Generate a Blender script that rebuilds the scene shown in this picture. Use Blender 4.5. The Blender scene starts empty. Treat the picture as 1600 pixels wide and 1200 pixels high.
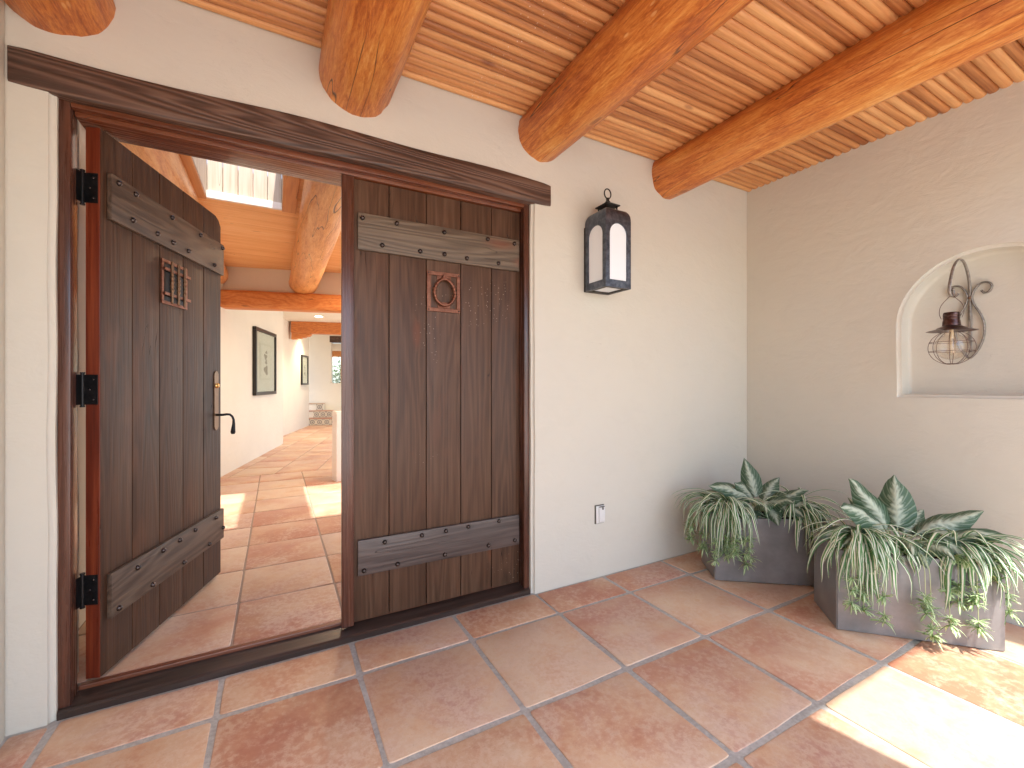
import bpy, bmesh, math, random
from mathutils import Vector, Matrix, noise as mnoise
from mathutils.geometry import tessellate_polygon
random.seed(11)
PI = math.pi
scene = bpy.context.scene
COL = scene.collection

# ------------------------------------------------------------------ camera
YAW = math.atan(369/682.)
cam_d = bpy.data.cameras.new('camera'); cam = bpy.data.objects.new('camera', cam_d); COL.objects.link(cam)
cam_d.sensor_width = 36; cam_d.lens = 682/1600*36
cam_d.shift_y = -1/1600
cam.location = (0, 0, 1.40)
cam.rotation_euler = (math.radians(90), 0, -YAW)
cam_d.clip_start = 0.05; cam_d.clip_end = 3000
scene.camera = cam

# ------------------------------------------------------------------ sky, sun, exposure
SUN_EL = math.radians(63.5)
hx, hy = -0.2, 0.98
W = bpy.data.worlds.new('World'); scene.world = W; W.use_nodes = True
wn = W.node_tree.nodes; wl = W.node_tree.links; wn.clear()
sky = wn.new('ShaderNodeTexSky'); sky.sky_type = 'NISHITA'; sky.sun_disc = False
sky.sun_elevation = SUN_EL; sky.sun_rotation = math.atan2(-hx, -hy)
sky.air_density = 1.0; sky.dust_density = 1.8; sky.ozone_density = 0.8
bg = wn.new('ShaderNodeBackground'); bg.inputs[1].default_value = 0.15
wo = wn.new('ShaderNodeOutputWorld')
wl.new(sky.outputs[0], bg.inputs[0]); wl.new(bg.outputs[0], wo.inputs[0])
sd = bpy.data.lights.new('sun', 'SUN'); sun = bpy.data.objects.new('sun', sd); COL.objects.link(sun)
sd.energy = 2.0; sd.angle = math.radians(0.8); sd.color = (1.0, 0.95, 0.87)
tr = Vector((hx*math.cos(SUN_EL), hy*math.cos(SUN_EL), -math.sin(SUN_EL)))
sun.rotation_euler = tr.to_track_quat('-Z', 'Y').to_euler()
sun.location = (2, -6, 12)
vs = scene.view_settings
vs.view_transform = 'Standard'; vs.look = 'None'; vs.gamma = 1; vs.exposure = 2.15; vs.use_curve_mapping = False

# ------------------------------------------------------------------ material helpers
def new_mat(name):
    m = bpy.data.materials.new(name); m.use_nodes = True
    nt = m.node_tree; nt.nodes.clear()
    out = nt.nodes.new('ShaderNodeOutputMaterial'); b = nt.nodes.new('ShaderNodeBsdfPrincipled')
    nt.links.new(b.outputs[0], out.inputs[0])
    return m, nt, b
class G:
    """tiny node graph helper"""
    def __init__(s, nt): s.nt = nt
    def put(s, sock, v):
        if v is None: return
        if hasattr(v, 'links') or isinstance(v, bpy.types.NodeSocket): s.nt.links.new(v, sock)
        else: sock.default_value = v
    def math(s, op, a, b=None, c=None, clamp=False):
        n = s.nt.nodes.new('ShaderNodeMath'); n.operation = op; n.use_clamp = clamp
        s.put(n.inputs[0], a); s.put(n.inputs[1], b); s.put(n.inputs[2], c); return n.outputs[0]
    def vmath(s, op, a, b=None):
        n = s.nt.nodes.new('ShaderNodeVectorMath'); n.operation = op
        s.put(n.inputs[0], a); s.put(n.inputs[1], b); return n.outputs[0]
    def noise(s, vec, scale, detail=3, rough=0.5, dist=0.0):
        n = s.nt.nodes.new('ShaderNodeTexNoise'); s.put(n.inputs['Vector'], vec)
        n.inputs['Scale'].default_value = scale; n.inputs['Detail'].default_value = detail
        n.inputs['Roughness'].default_value = rough; n.inputs['Distortion'].default_value = dist
        return n.outputs['Fac']
    def voro(s, vec, scale, out='Distance', feature='F1'):
        n = s.nt.nodes.new('ShaderNodeTexVoronoi'); n.feature = feature; s.put(n.inputs['Vector'], vec)
        n.inputs['Scale'].default_value = scale; return n.outputs[out]
    def scale(s, vec, xyz): return s.vmath('MULTIPLY', vec, Vector(xyz))
    def maprange(s, v, a, b, c=0.0, d=1.0, smooth=True):
        n = s.nt.nodes.new('ShaderNodeMapRange'); s.put(n.inputs['Value'], v)
        n.interpolation_type = 'SMOOTHSTEP' if smooth else 'LINEAR'
        n.inputs['From Min'].default_value = a; n.inputs['From Max'].default_value = b
        n.inputs['To Min'].default_value = c; n.inputs['To Max'].default_value = d
        return n.outputs['Result']
    def mix(s, f, a, b, mode='MIX'):
        n = s.nt.nodes.new('ShaderNodeMix'); n.data_type = 'RGBA'; n.blend_type = mode
        s.put(n.inputs[0], f)
        for i, v in ((6, a), (7, b)):
            if isinstance(v, (tuple, list)): n.inputs[i].default_value = (v[0], v[1], v[2], 1)
            else: s.put(n.inputs[i], v)
        return n.outputs[2]
    def ramp(s, f, stops):
        n = s.nt.nodes.new('ShaderNodeValToRGB'); s.put(n.inputs[0], f)
        e = n.color_ramp.elements
        while len(e) < len(stops): e.new(0.5)
        for el, (p, c) in zip(e, stops): el.position = p; el.color = (c[0], c[1], c[2], 1)
        return n.outputs[0]
    def bump(s, h, strength, dist=0.01, normal=None):
        n = s.nt.nodes.new('ShaderNodeBump'); s.put(n.inputs['Height'], h)
        n.inputs['Strength'].default_value = strength; n.inputs['Distance'].default_value = dist
        if normal is not None: s.put(n.inputs['Normal'], normal)
        return n.outputs[0]
    def objco(s): return s.nt.nodes.new('ShaderNodeTexCoord').outputs['Object']
    def uv(s): return s.nt.nodes.new('ShaderNodeTexCoord').outputs['UV']
    def rnd(s): return s.nt.nodes.new('ShaderNodeObjectInfo').outputs['Random']
    def comb(s, x, y, z):
        n = s.nt.nodes.new('ShaderNodeCombineXYZ')
        for i, v in enumerate((x, y, z)): s.put(n.inputs[i], v)
        return n.outputs[0]
    def sep(s, v):
        n = s.nt.nodes.new('ShaderNodeSeparateXYZ'); s.put(n.inputs[0], v); return n.outputs
    def rvec(s):
        r = s.rnd()
        a = s.math('MULTIPLY', r, 57.3); b = s.math('MULTIPLY', r, 23.7); c = s.math('MULTIPLY', r, 91.1)
        return s.comb(a, b, c)

def mat_plaster(name, col, bump=0.35, var=0.06, warm=None):
    m, nt, b = new_mat(name); g = G(nt); co = g.objco()
    big = g.noise(co, 1.1, 3, 0.55); mid = g.noise(g.scale(co, (1, 1, 1.6)), 5.5, 4, 0.6, 0.6); fine = g.noise(co, 60, 4, 0.65)
    c2 = tuple(min(1, c*(1-var)) for c in col) if warm is None else warm
    c = g.mix(g.maprange(big, .35, .68), col, c2)
    c = g.mix(g.maprange(mid, .45, .8, 0, .35), c, tuple(x*(1-var*1.6) for x in col))
    # hairline trowel scratches
    s1 = g.noise(g.scale(co, (3, 3, 14)), 2.0, 2, .5, 1.2)
    line = g.math('SUBTRACT', 1.0, g.maprange(g.math('ABSOLUTE', g.math('SUBTRACT', s1, .5)), 0, .006))
    line = g.math('MULTIPLY', line, g.maprange(g.noise(co, 1.7, 2), .56, .66))
    c = g.mix(g.math('MULTIPLY', line, .22), c, tuple(x*.6 for x in col))
    g.put(b.inputs['Base Color'], c)
    b.inputs['Roughness'].default_value = .82; b.inputs['Specular IOR Level'].default_value = .25
    n1 = g.bump(mid, bump, .02)
    n1 = g.bump(g.noise(g.scale(co, (1, 1, 2.2)), 14, 3, .6, .9), bump*.55, .008, n1)
    n1 = g.bump(fine, bump*.45, .0022, n1)
    n1 = g.bump(line, .3, -.002, n1)
    g.put(b.inputs['Normal'], n1)
    return m

def mat_wood(name, axis, dark, mid, light, rough=.5, knot=.05, knotcol=None, ring=34, bump=.35, var=.25, coat=0.0, fleck=0.0, spec=.5, kscale=2.2, patch=None, rw=.14, rx=.40):
    """axis: index of the grain direction"""
    m, nt, b = new_mat(name); g = G(nt)
    co = g.vmath('ADD', g.objco(), g.rvec())
    def st(a, o): v = [o]*3; v[axis] = a; return v
    kd = g.voro(g.scale(co, st(kscale*.62, kscale*2.1)), 1.0)
    wob = g.noise(g.scale(co, st(rx, 5)), 1.0, 2, .45, .15)
    kh = g.math('MULTIPLY', g.math('SUBTRACT', 1.0, g.maprange(kd, 0.0, .22)), .07)
    rings = g.math('SINE', g.math('MULTIPLY', g.math('ADD', wob, kh), ring*3.6))
    rings = g.maprange(rings, -1, 1, 0, 1, False)
    fib = g.noise(g.scale(co, st(2.2, 75)), 1.0, 4, .6)
    fib2 = g.noise(g.scale(co, st(5, 190)), 1.0, 2, .6)
    blot = g.noise(g.scale(co, st(.9, 3.0)), 1.0, 3, .55)
    t = g.math('ADD', g.math('MULTIPLY', rings, rw), g.math('MULTIPLY', fib, .76-rw))
    t = g.math('ADD', t, g.math('MULTIPLY', blot, .34))
    t = g.math('ADD', t, g.math('MULTIPLY', g.math('SUBTRACT', g.rnd(), .5), var))
    c = g.ramp(t, [(.28, dark), (.55, mid), (.82, light)])
    if patch is not None:
        pz = g.maprange(g.noise(g.scale(co, st(1.6, 5)), 1.0, 3, .6), .56, .74, 0, .7)
        c = g.mix(pz, c, patch)
    kc = knotcol or tuple(x*.35 for x in dark)
    halo = g.math('SUBTRACT', 1.0, g.maprange(kd, knot*.7, knot*2.2))
    c = g.mix(g.math('MULTIPLY', halo, .6), c, kc)
    core = g.math('SUBTRACT', 1.0, g.maprange(kd, knot*.25, knot*.5))
    c = g.mix(core, c, tuple(x*.35 for x in kc))
    # long checks
    ck = g.noise(g.scale(co, st(.7, 11)), 1.0, 2, .4, .2)
    crack = g.math('SUBTRACT', 1.0, g.maprange(g.math('ABSOLUTE', g.math('SUBTRACT', ck, .5)), 0, .0035))
    crack = g.math('MULTIPLY', crack, g.maprange(g.noise(g.scale(co, st(1.0, 1.5)), 1.3, 1), .55, .62))
    c = g.mix(g.math('MULTIPLY', crack, .75), c, tuple(x*.18 for x in dark))
    if fleck:
        fv = g.voro(co, 46)
        fm = g.math('MULTIPLY', g.math('SUBTRACT', 1.0, g.maprange(fv, .10, .16)), g.maprange(g.noise(g.objco(), 1.35, 2), .58, .66))
        c = g.mix(g.math('MULTIPLY', fm, fleck), c, (.75, .62, .48))
    g.put(b.inputs['Base Color'], c)
    r = g.maprange(fib, .2, .8, rough*.82, min(1, rough*1.25), False)
    g.put(b.inputs['Roughness'], r)
    b.inputs['Specular IOR Level'].default_value = spec
    b.inputs['Coat Weight'].default_value = coat; b.inputs['Coat Roughness'].default_value = .28
    h = g.math('ADD', g.math('MULTIPLY', rings, rw*1.5), g.math('ADD', g.math('MULTIPLY', fib, .8), g.math('MULTIPLY', fib2, .3)))
    h = g.math('SUBTRACT', h, g.math('MULTIPLY', crack, 2.0))
    g.put(b.inputs['Normal'], g.bump(h, bump, .003))
    return m

def mat_log(name, rw=.035, stops=None):
    """peeled, oiled pine log running along y"""
    m, nt, b = new_mat(name); g = G(nt)
    co = g.vmath('ADD', g.objco(), g.rvec())
    l1 = g.noise(g.scale(co, (15, 1.5, 15)), 1.0, 6, .68, .8)
    l2 = g.noise(g.scale(co, (44, 5, 44)), 1.0, 5, .7, 1.6)
    blot = g.noise(g.scale(co, (4, 1.3, 4)), 1.0, 4, .6, .4)
    l3 = g.noise(g.scale(co, (70, 16, 70)), 1.0, 4, .7, 2.2)
    t = g.math('ADD', g.math('MULTIPLY', l1, .46), g.math('ADD', g.math('MULTIPLY', l2, .38), g.math('MULTIPLY', blot, .30)))
    t = g.math('ADD', t, g.math('MULTIPLY', g.math('SUBTRACT', l3, .5), .22))
    nr = g.noise(g.scale(co, (8, 1.15, 8)), 1.0, 2, .5, .25)
    rg = g.maprange(g.math('SINE', g.math('MULTIPLY', nr, 130)), -1, 1, 0, 1, False)
    t = g.math('ADD', t, g.math('MULTIPLY', g.math('SUBTRACT', rg, .5), rw))
    c = g.ramp(t, stops or [(.40, (.24, .052, .010)), (.50, (.44, .115, .020)), (.58, (.60, .195, .036)), (.67, (.72, .305, .07)), (.78, (.84, .47, .17))])
    kd = g.voro(g.scale(co, (2.6, 1.7, 2.6)), 1.0)
    kd = g.math('ADD', kd, g.math('MULTIPLY', g.math('SUBTRACT', l2, .5), .09))
    c = g.mix(g.math('MULTIPLY', g.math('SUBTRACT', 1.0, g.maprange(kd, .02, .10)), .6), c, (.20, .055, .015))
    kr = g.math('SUBTRACT', 1.0, g.maprange(g.math('ABSOLUTE', g.math('SUBTRACT', kd, .085)), 0, .016))
    c = g.mix(g.math('MULTIPLY', kr, .5), c, (.70, .36, .12))
    ck = g.noise(g.scale(co, (7, .45, 7)), 1.0, 2, .4, .25)
    crack = g.math('SUBTRACT', 1.0, g.maprange(g.math('ABSOLUTE', g.math('SUBTRACT', ck, .5)), 0, .0045))
    crack = g.math('MULTIPLY', crack, g.maprange(g.noise(g.scale(co, (1.5, .8, 1.5)), 1.0, 1), .44, .52))
    c = g.mix(g.math('MULTIPLY', crack, .9), c, (.03, .01, .004))
    # pale drawknife nicks
    nk = g.voro(g.scale(co, (26, 9, 26)), 1.0)
    nick = g.math('MULTIPLY', g.math('SUBTRACT', 1.0, g.maprange(nk, .10, .2)), g.maprange(g.noise(co, 2.3, 2), .60, .7))
    c = g.mix(g.math('MULTIPLY', nick, .7), c, (.84, .52, .22))
    g.put(b.inputs['Base Color'], c)
    b.inputs['Roughness'].default_value = .42
    b.inputs['Coat Weight'].default_value = .12; b.inputs['Coat Roughness'].default_value = .3
    h = g.math('ADD', g.math('MULTIPLY', l1, .6), g.math('MULTIPLY', l2, .6))
    h = g.math('ADD', h, g.math('MULTIPLY', rg, .12))
    h = g.math('SUBTRACT', h, g.math('MULTIPLY', crack, 1.2))
    n1 = g.bump(h, .6, .006)
    g.put(b.inputs['Normal'], g.bump(g.noise(g.scale(co, (9, 3, 9)), 1.0, 3, .5, 1.0), .5, .014, n1))
    return m

def mat_tile(name, light=1.0, rough=.42):
    m, nt, b = new_mat(name); g = G(nt)
    r = g.rnd(); base = g.objco()
    co = g.vmath('ADD', base, g.rvec())
    cl = g.noise(g.scale(co, (1, 1, 1)), 2.4, 6, .62, .25)
    c2 = g.noise(g.vmath('ADD', co, Vector((7, 3, 1))), 3.1, 6, .66, .3)
    fine = g.noise(co, 34, 5, .7); grit = g.noise(co, 130, 3, .7)
    t = g.math('ADD', cl, g.math('MULTIPLY', g.math('SUBTRACT', r, .5), .34))
    L = light
    t = g.math('ADD', t, g.math('MULTIPLY', g.math('SUBTRACT', fine, .5), .35))
    col = g.ramp(t, [(.26, (.40*L, .175*L, .105*L)), (.40, (.49*L, .275*L, .165*L)), (.52, (.55*L, .365*L, .235*L)), (.66, (.58*L, .44*L, .31*L)), (.82, (.52*L, .30*L, .155*L))])
    r2 = g.math('FRACT', g.math('MULTIPLY', r, 7.31))
    pr = g.math('MULTIPLY', g.maprange(c2, .36, .70), g.maprange(r2, .2, .9, .12, .95, False))
    col = g.mix(g.math('MULTIPLY', pr, .62), col, (.42*L, .27*L, .25*L))
    r3 = g.math('FRACT', g.math('MULTIPLY', r, 13.7))
    red = g.math('MULTIPLY', g.maprange(g.noise(g.vmath('ADD', co, Vector((2, 9, 4))), 1.9, 5, .6, .25), .38, .70), g.maprange(r3, .2, .8, .05, 1.0, False))
    col = g.mix(g.math('MULTIPLY', red, .80), col, (.41*L, .16*L, .11*L))
    pale = g.maprange(g.math('ADD', g.math('MULTIPLY', fine, .6), g.math('MULTIPLY', c2, .5)), .52, .68)
    col = g.mix(g.math('MULTIPLY', pale, .5), col, (.64*L, .50*L, .38*L))
    sp = g.math('MULTIPLY', g.maprange(fine, .56, .74), g.maprange(cl, .35, .6, .7, .15))
    col = g.mix(g.math('MULTIPLY', sp, .7), col, (.33*L, .16*L, .09*L))
    col = g.mix(g.math('MULTIPLY', g.maprange(grit, .58, .75), .35), col, (.28*L, .15*L, .1*L))
    g.put(b.inputs['Base Color'], col)
    g.put(b.inputs['Roughness'], g.maprange(fine, .2, .8, rough*.85, rough*1.35, False))
    b.inputs['Specular IOR Level'].default_value = .42
    n1 = g.bump(cl, .35, .012)
    n1 = g.bump(fine, .28, .0025, n1); n1 = g.bump(grit, .15, .0012, n1)
    g.put(b.inputs['Normal'], n1)
    return m

def mat_grain(name, c1, c2, scale=40, rough=.9, bump=.6, metal=0.0, dist=.004):
    m, nt, b = new_mat(name); g = G(nt); co = g.objco()
    n = g.noise(co, scale, 5, .65); n2 = g.noise(co, scale*.05 if 'grout' in name else scale*.12, 3, .6)
    t = g.math('ADD', g.math('MULTIPLY', n, .6), g.math('MULTIPLY', n2, .4))
    g.put(b.inputs['Base Color'], g.mix(g.maprange(t, .35, .68), c1, c2))
    b.inputs['Metallic'].default_value = metal
    g.put(b.inputs['Roughness'], g.maprange(n, .3, .7, rough*.8, min(1, rough*1.15), False))
    g.put(b.inputs['Normal'], g.bump(n, bump, dist))
    return m

def mat_plain(name, col, rough=.5, metal=0.0, emit=None, es=1.0, trans=0.0):
    m, nt, b = new_mat(name)
    b.inputs['Base Color'].default_value = (*col, 1); b.inputs['Roughness'].default_value = rough
    b.inputs['Metallic'].default_value = metal; b.inputs['Transmission Weight'].default_value = trans
    if emit: b.inputs['Emission Color'].default_value = (*emit, 1); b.inputs['Emission Strength'].default_value = es
    return m

def mat_thin_glass(name, tint=(1, 1, 1), refl=1.0):
    m = bpy.data.materials.new(name); m.use_nodes = True; nt = m.node_tree; nt.nodes.clear(); g = G(nt)
    out = nt.nodes.new('ShaderNodeOutputMaterial'); mx = nt.nodes.new('ShaderNodeMixShader')
    tp = nt.nodes.new('ShaderNodeBsdfTransparent'); tp.inputs[0].default_value = (*tint, 1)
    gl = nt.nodes.new('ShaderNodeBsdfGlossy'); gl.inputs['Roughness'].default_value = .06
    lw = nt.nodes.new('ShaderNodeLayerWeight'); lw.inputs[0].default_value = .5
    f = g.math('ADD', g.math('MULTIPLY', g.math('POWER', lw.outputs['Facing'], 4.0), .45*refl), .05*refl)
    g.put(mx.inputs[0], f); nt.links.new(tp.outputs[0], mx.inputs[1])
    nt.links.new(gl.outputs[0], mx.inputs[2]); nt.links.new(mx.outputs[0], out.inputs[0])
    return m

def mat_blade(name, kind):
    """variegated leaf; uv.x across, uv.y along"""
    m, nt, b = new_mat(name); g = G(nt)
    uv = g.sep(g.uv()); r = g.rnd()
    a = g.math('ABSOLUTE', g.math('MULTIPLY', g.math('SUBTRACT', uv[0], .5), 2.0))
    nz = g.noise(g.scale(g.objco(), (30, 30, 30)), 1.0, 3, .6)
    an = g.math('ADD', a, g.math('MULTIPLY', g.math('SUBTRACT', nz, .5), .22))
    if kind == 'center':     # cream centre, green margins
        c = g.mix(g.maprange(an, .28, .48), (.82, .84, .68), (.10, .24, .08))
    elif kind == 'margin':
        c = g.mix(g.maprange(an, .42, .62), (.12, .28, .09), (.84, .85, .70))
    elif kind == 'lime':
        c = g.mix(g.maprange(an, .30, .62), (.70, .78, .50), (.22, .40, .13))
    else:                    # broad leaf
        ve = g.math('SINE', g.math('MULTIPLY', g.math('SUBTRACT', uv[1], g.math('MULTIPLY', a, .32)), 52))
        band = g.math('ADD', a, g.math('ADD', g.math('MULTIPLY', ve, .10), g.math('MULTIPLY', g.math('SUBTRACT', nz, .5), .7)))
        c = g.mix(g.maprange(band, .05, .50), (.54, .60, .46), (.06, .12, .06))
        c = g.mix(g.math('MULTIPLY', g.maprange(ve, .55, .98), .40), c, (.42, .48, .36))
        c = g.mix(g.math('SUBTRACT', 1.0, g.maprange(a, .02, .07)), c, (.55, .60, .45))
    c = g.mix(g.math('MULTIPLY', r, .22), c, g.mix(.5, c, (.18, .25, .20)))
    g.put(b.inputs['Base Color'], c)
    b.inputs['Roughness'].default_value = .45; b.inputs['Specular IOR Level'].default_value = .4
    b.inputs['Subsurface Weight'].default_value = 0.0
    if kind == 'broad':
        g.put(b.inputs['Normal'], g.bump(ve, .35, .003))
    # thin leaf lets some light through
    out = [n for n in nt.nodes if n.type == 'OUTPUT_MATERIAL'][0]
    tl = nt.nodes.new('ShaderNodeBsdfTranslucent'); g.put(tl.inputs[0], c)
    mx = nt.nodes.new('ShaderNodeMixShader'); mx.inputs[0].default_value = .22
    nt.links.new(b.outputs[0], mx.inputs[1]); nt.links.new(tl.outputs[0], mx.inputs[2]); nt.links.new(mx.outputs[0], out.inputs[0])
    return m

MT = {}
MT['plaster'] = mat_plaster('exterior_plaster', (.655, .62, .525), .22, .05, (.64, .61, .525))
MT['plaster_in'] = mat_plaster('interior_plaster', (.78, .73, .62), .22, .04)
MT['log'] = mat_log('peeled_log')
MT['log_in'] = mat_log('pale_peeled_log', .03, [(.40, (.38, .12, .03)), (.50, (.60, .24, .07)), (.60, (.74, .36, .12)), (.72, (.84, .50, .20))])
MT['rib'] = mat_wood('ceiling_board_wood', 0, (.30, .095, .026), (.58, .25, .085), (.78, .42, .17), .46, .055, (.17, .05, .02), 8, .12, .40, .0, .95, kscale=3.3, rw=.10, rx=.3)
MT['rib_in'] = mat_wood('interior_board_wood', 0, (.62, .27, .085), (.82, .45, .18), (.90, .60, .31), .5, .05, (.25, .07, .02), 9, .1, .12, kscale=2.6, rw=.08, rx=.3)
MT['trim_in'] = mat_wood('interior_trim_wood', 1, (.42, .15, .045), (.58, .25, .085), (.68, .34, .13), .5, .05, None, 12, .2, .1)
MT['beam_in'] = mat_wood('interior_beam_wood', 0, (.40, .11, .025), (.60, .20, .05), (.72, .33, .11), .5, .05, None, 18, .4, .1)
MT['pale_board'] = mat_wood('pale_shaft_board', 2, (.36, .26, .18), (.48, .39, .30), (.56, .48, .40), .6, .06, (.38, .24, .16), 12, .15, .1, kscale=2.6)
DK, MD, LT = (.036, .016, .008), (.086, .041, .0215), (.138, .074, .042)
MT['door_r'] = mat_wood('door_plank_wood', 2, DK, MD, LT, .46, .07, (.16, .05, .02), 26, .45, .10, .0, .35, .40, 1.9, (.12, .052, .028))
MT['door_l'] = mat_wood('door_plank_wood_red', 2, (.030, .013, .007), (.066, .030, .0155), (.106, .052, .027), .50, .045, (.14, .045, .018), 26, .7, .16, .0, 0, .32, 1.5, (.12, .050, .024))
MT['door_edge'] = mat_wood('door_edge_wood', 2, (.035, .006, .003), (.14, .022, .008), (.26, .055, .018), .3, .04, None, 16, .3, .1, .3)
MT['strap'] = mat_wood('door_strap_wood', 0, (.045, .030, .020), (.13, .092, .060), (.21, .155, .105), .5, .13, (.22, .055, .022), 30, .8, .1, 0, 0, .5, 2.4, None, .22, .5)
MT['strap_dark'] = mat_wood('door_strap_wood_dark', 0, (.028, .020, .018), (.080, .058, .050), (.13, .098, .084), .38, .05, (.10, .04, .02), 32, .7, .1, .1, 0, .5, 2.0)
MT['strap_l'] = mat_wood('door_strap_wood_brown', 0, (.030, .018, .012), (.095, .060, .040), (.16, .11, .075), .48, .05, (.12, .04, .02), 28, .6, .1, 0, 0, .35, 2.0, None, .18, .5)
MT['frame'] = mat_wood('frame_wood', 2, (.028, .010, .007), (.085, .029, .016), (.155, .060, .033), .26, .04, None, 12, .22, .1, .35)
MT['frame_h'] = mat_wood('frame_head_wood', 0, (.050, .013, .006), (.14, .038, .015), (.24, .078, .030), .26, .04, None, 12, .22, .1, .35)
MT['lintel'] = mat_wood('lintel_wood', 0, (.026, .0125, .0075), (.088, .043, .027), (.175, .100, .068), .46, .05, (.11, .035, .015), 46, 1.0, .1, .08, 0, .5, 1.1, (.11, .045, .024), .30, .24)
MT['sill'] = mat_wood('sill_wood', 0, (.010, .006, .005), (.028, .016, .012), (.06, .038, .03), .42, .03, None, 20, .3, .1, .3)
MT['sill_red'] = mat_wood('sill_rail_wood', 0, (.07, .018, .007), (.17, .05, .02), (.27, .10, .04), .32, .03, None, 14, .3, .1, .2)
MT['tile'] = mat_tile('clay_tile', 1.1)
MT['tile_in'] = mat_tile('clay_tile_indoor', 1.0, .34)
MT['grout'] = mat_grain('grout', (.33, .32, .295), (.50, .485, .455), 55, .92, .8)
MT['grout_in'] = mat_grain('grout_indoor', (.27, .20, .155), (.36, .28, .22), 55, .9, .6)
MT['iron'] = mat_grain('black_iron', (.008, .008, .009), (.022, .021, .022), 60, .38, .3, .6, .001)
MT['bolt'] = mat_grain('bolt_iron', (.05, .04, .038), (.12, .095, .085), 90, .28, .3, .9, .001)
MT['copper'] = mat_grain('aged_copper', (.17, .062, .036), (.30, .135, .085), 50, .42, .3, .75, .001)
MT['bronze'] = mat_grain('bronze', (.16, .085, .045), (.26, .15, .085), 50, .38, .2, .7, .001)
MT['brass'] = mat_plain('brass', (.62, .38, .14), .25, 1.0)
MT['lantern'] = mat_grain('lantern_zinc', (.06, .072, .095), (.17, .195, .245), 30, .36, .4, .75, .002)
MT['lantern_dark'] = mat_grain('lantern_cap_iron', (.018, .017, .015), (.045, .04, .034), 40, .5, .4, .5, .001)
MT['frost'] = mat_plain('frosted_glass', (.87, .93, .96), .22)
MT['sconce'] = mat_grain('sconce_iron', (.19, .165, .14), (.36, .32, .275), 45, .5, .4, .45, .001)
MT['cap'] = mat_grain('sconce_cap_copper', (.07, .035, .030), (.17, .10, .085), 40, .32, .3, .85, .001)
MT['cage'] = mat_plain('cage_wire', (.16, .10, .08), .4, .8)
MT['glass'] = mat_thin_glass('bulb_glass', (1, .97, .93), 1.6)
MT['pane'] = mat_thin_glass('window_glass', (.93, .97, .97), .8)
MT['filament'] = mat_plain('filament_holder', (.85, .72, .5), .4)
MT['plate'] = mat_plain('outlet_plastic', (.74, .73, .70), .4)
MT['gasket'] = mat_plain('outlet_gasket', (.10, .09, .07), .7)
MT['planter'] = mat_grain('planter_clay', (.19, .185, .185), (.31, .30, .295), 4, .34, .3, .2, .002)
MT['soil'] = mat_grain('soil', (.02, .014, .009), (.07, .05, .03), 60, .95, 1.0)
MT['blade_a'] = mat_blade('spider_leaf_cream', 'center'); MT['blade_b'] = mat_blade('spider_leaf_margin', 'margin')
MT['plantlet'] = mat_blade('plantlet_leaf', 'lime'); MT['broad'] = mat_blade('broad_leaf', 'broad')
MT['stem'] = mat_plain('runner_stem', (.42, .48, .26), .5)
MT['black_frame'] = mat_plain('picture_frame_black', (.012, .009, .008), .35)
MT['mat_board'] = mat_grain('mat_board', (.72, .66, .54), (.76, .70, .58), 20, .8, .05)
MT['paper'] = mat_grain('print_paper', (.66, .60, .47), (.72, .66, .53), 12, .8, .05)
MT['ink'] = mat_grain('ink_sketch', (.20, .17, .12), (.42, .36, .27), 45, .85, .1)
MT['white_trim'] = mat_plain('white_painted_trim', (.82, .79, .74), .5)
MT['step'] = mat_tile('step_tile', .95)
MT['deco'] = mat_plain('talavera_white', (.62, .56, .46), .4); MT['deco_blue'] = mat_plain('talavera_blue', (.075, .075, .11), .4)
MT['lamp_on'] = mat_plain('lamp_face', (.9, .85, .75), .5, 0, (1.0, .80, .55), 9.0)
MT['ground'] = mat_grain('dry_ground', (.34, .27, .20), (.44, .37, .29), 3, .95, .4, 0, .01)
MT['paving'] = mat_grain('pale_paving', (.62, .58, .52), (.72, .68, .62), 6, .85, .3)  # kept pale so the added slabs throw sunlight back
MT['roof'] = mat_grain('roof_gravel', (.30, .27, .23), (.42, .38, .32), 20, .9, .4)
MT['leafy'] = mat_grain('shrub_leaf', (.05, .11, .035), (.12, .20, .07), 12, .55, .1)
MT['bark'] = mat_grain('shrub_bark', (.09, .06, .04), (.16, .12, .08), 30, .9, .6)

# ------------------------------------------------------------------ object helpers
ROOT = {}
def link(name, me, mat, parent, local):
    o = bpy.data.objects.new(name, me); COL.objects.link(o)
    if mat is not None and len(me.materials) == 0: me.materials.append(mat)
    if parent is not None:
        o.parent = parent
        mw = ROOT[parent]; ROOT[o] = mw
    else: ROOT[o] = Matrix.Identity(4)
    return o
def obj(name, bm, mat, parent=None, local=False, smooth=None):
    if parent is not None and not local: bm.transform(ROOT[parent].inverted())
    me = bpy.data.meshes.new(name); bm.normal_update(); bm.to_mesh(me); bm.free()
    if smooth is not None:
        me.polygons.foreach_set('use_smooth', [True]*len(me.polygons))
        if smooth < 180: me.set_sharp_from_angle(angle=math.radians(smooth))
    return link(name, me, mat, parent, local)
def thing(name, label, cat, loc=(0, 0, 0), rotz=0.0, group=None):
    o = bpy.data.objects.new(name, None); COL.objects.link(o); o.empty_display_size = .1
    o.location = loc; o.rotation_euler = (0, 0, rotz)
    o['label'] = label; o['category'] = cat
    if group: o['group'] = group
    ROOT[o] = Matrix.Translation(Vector(loc)) @ Matrix.Rotation(rotz, 4, 'Z')
    return o
def tag(o, label, cat, group=None):
    o['label'] = label; o['category'] = cat
    if group: o['group'] = group
    return o
def structure(o, label=None, cat=None):
    o['kind'] = 'structure'
    if label: o['label'] = label
    if cat: o['category'] = cat
    return o
def B(): return bmesh.new()
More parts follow.
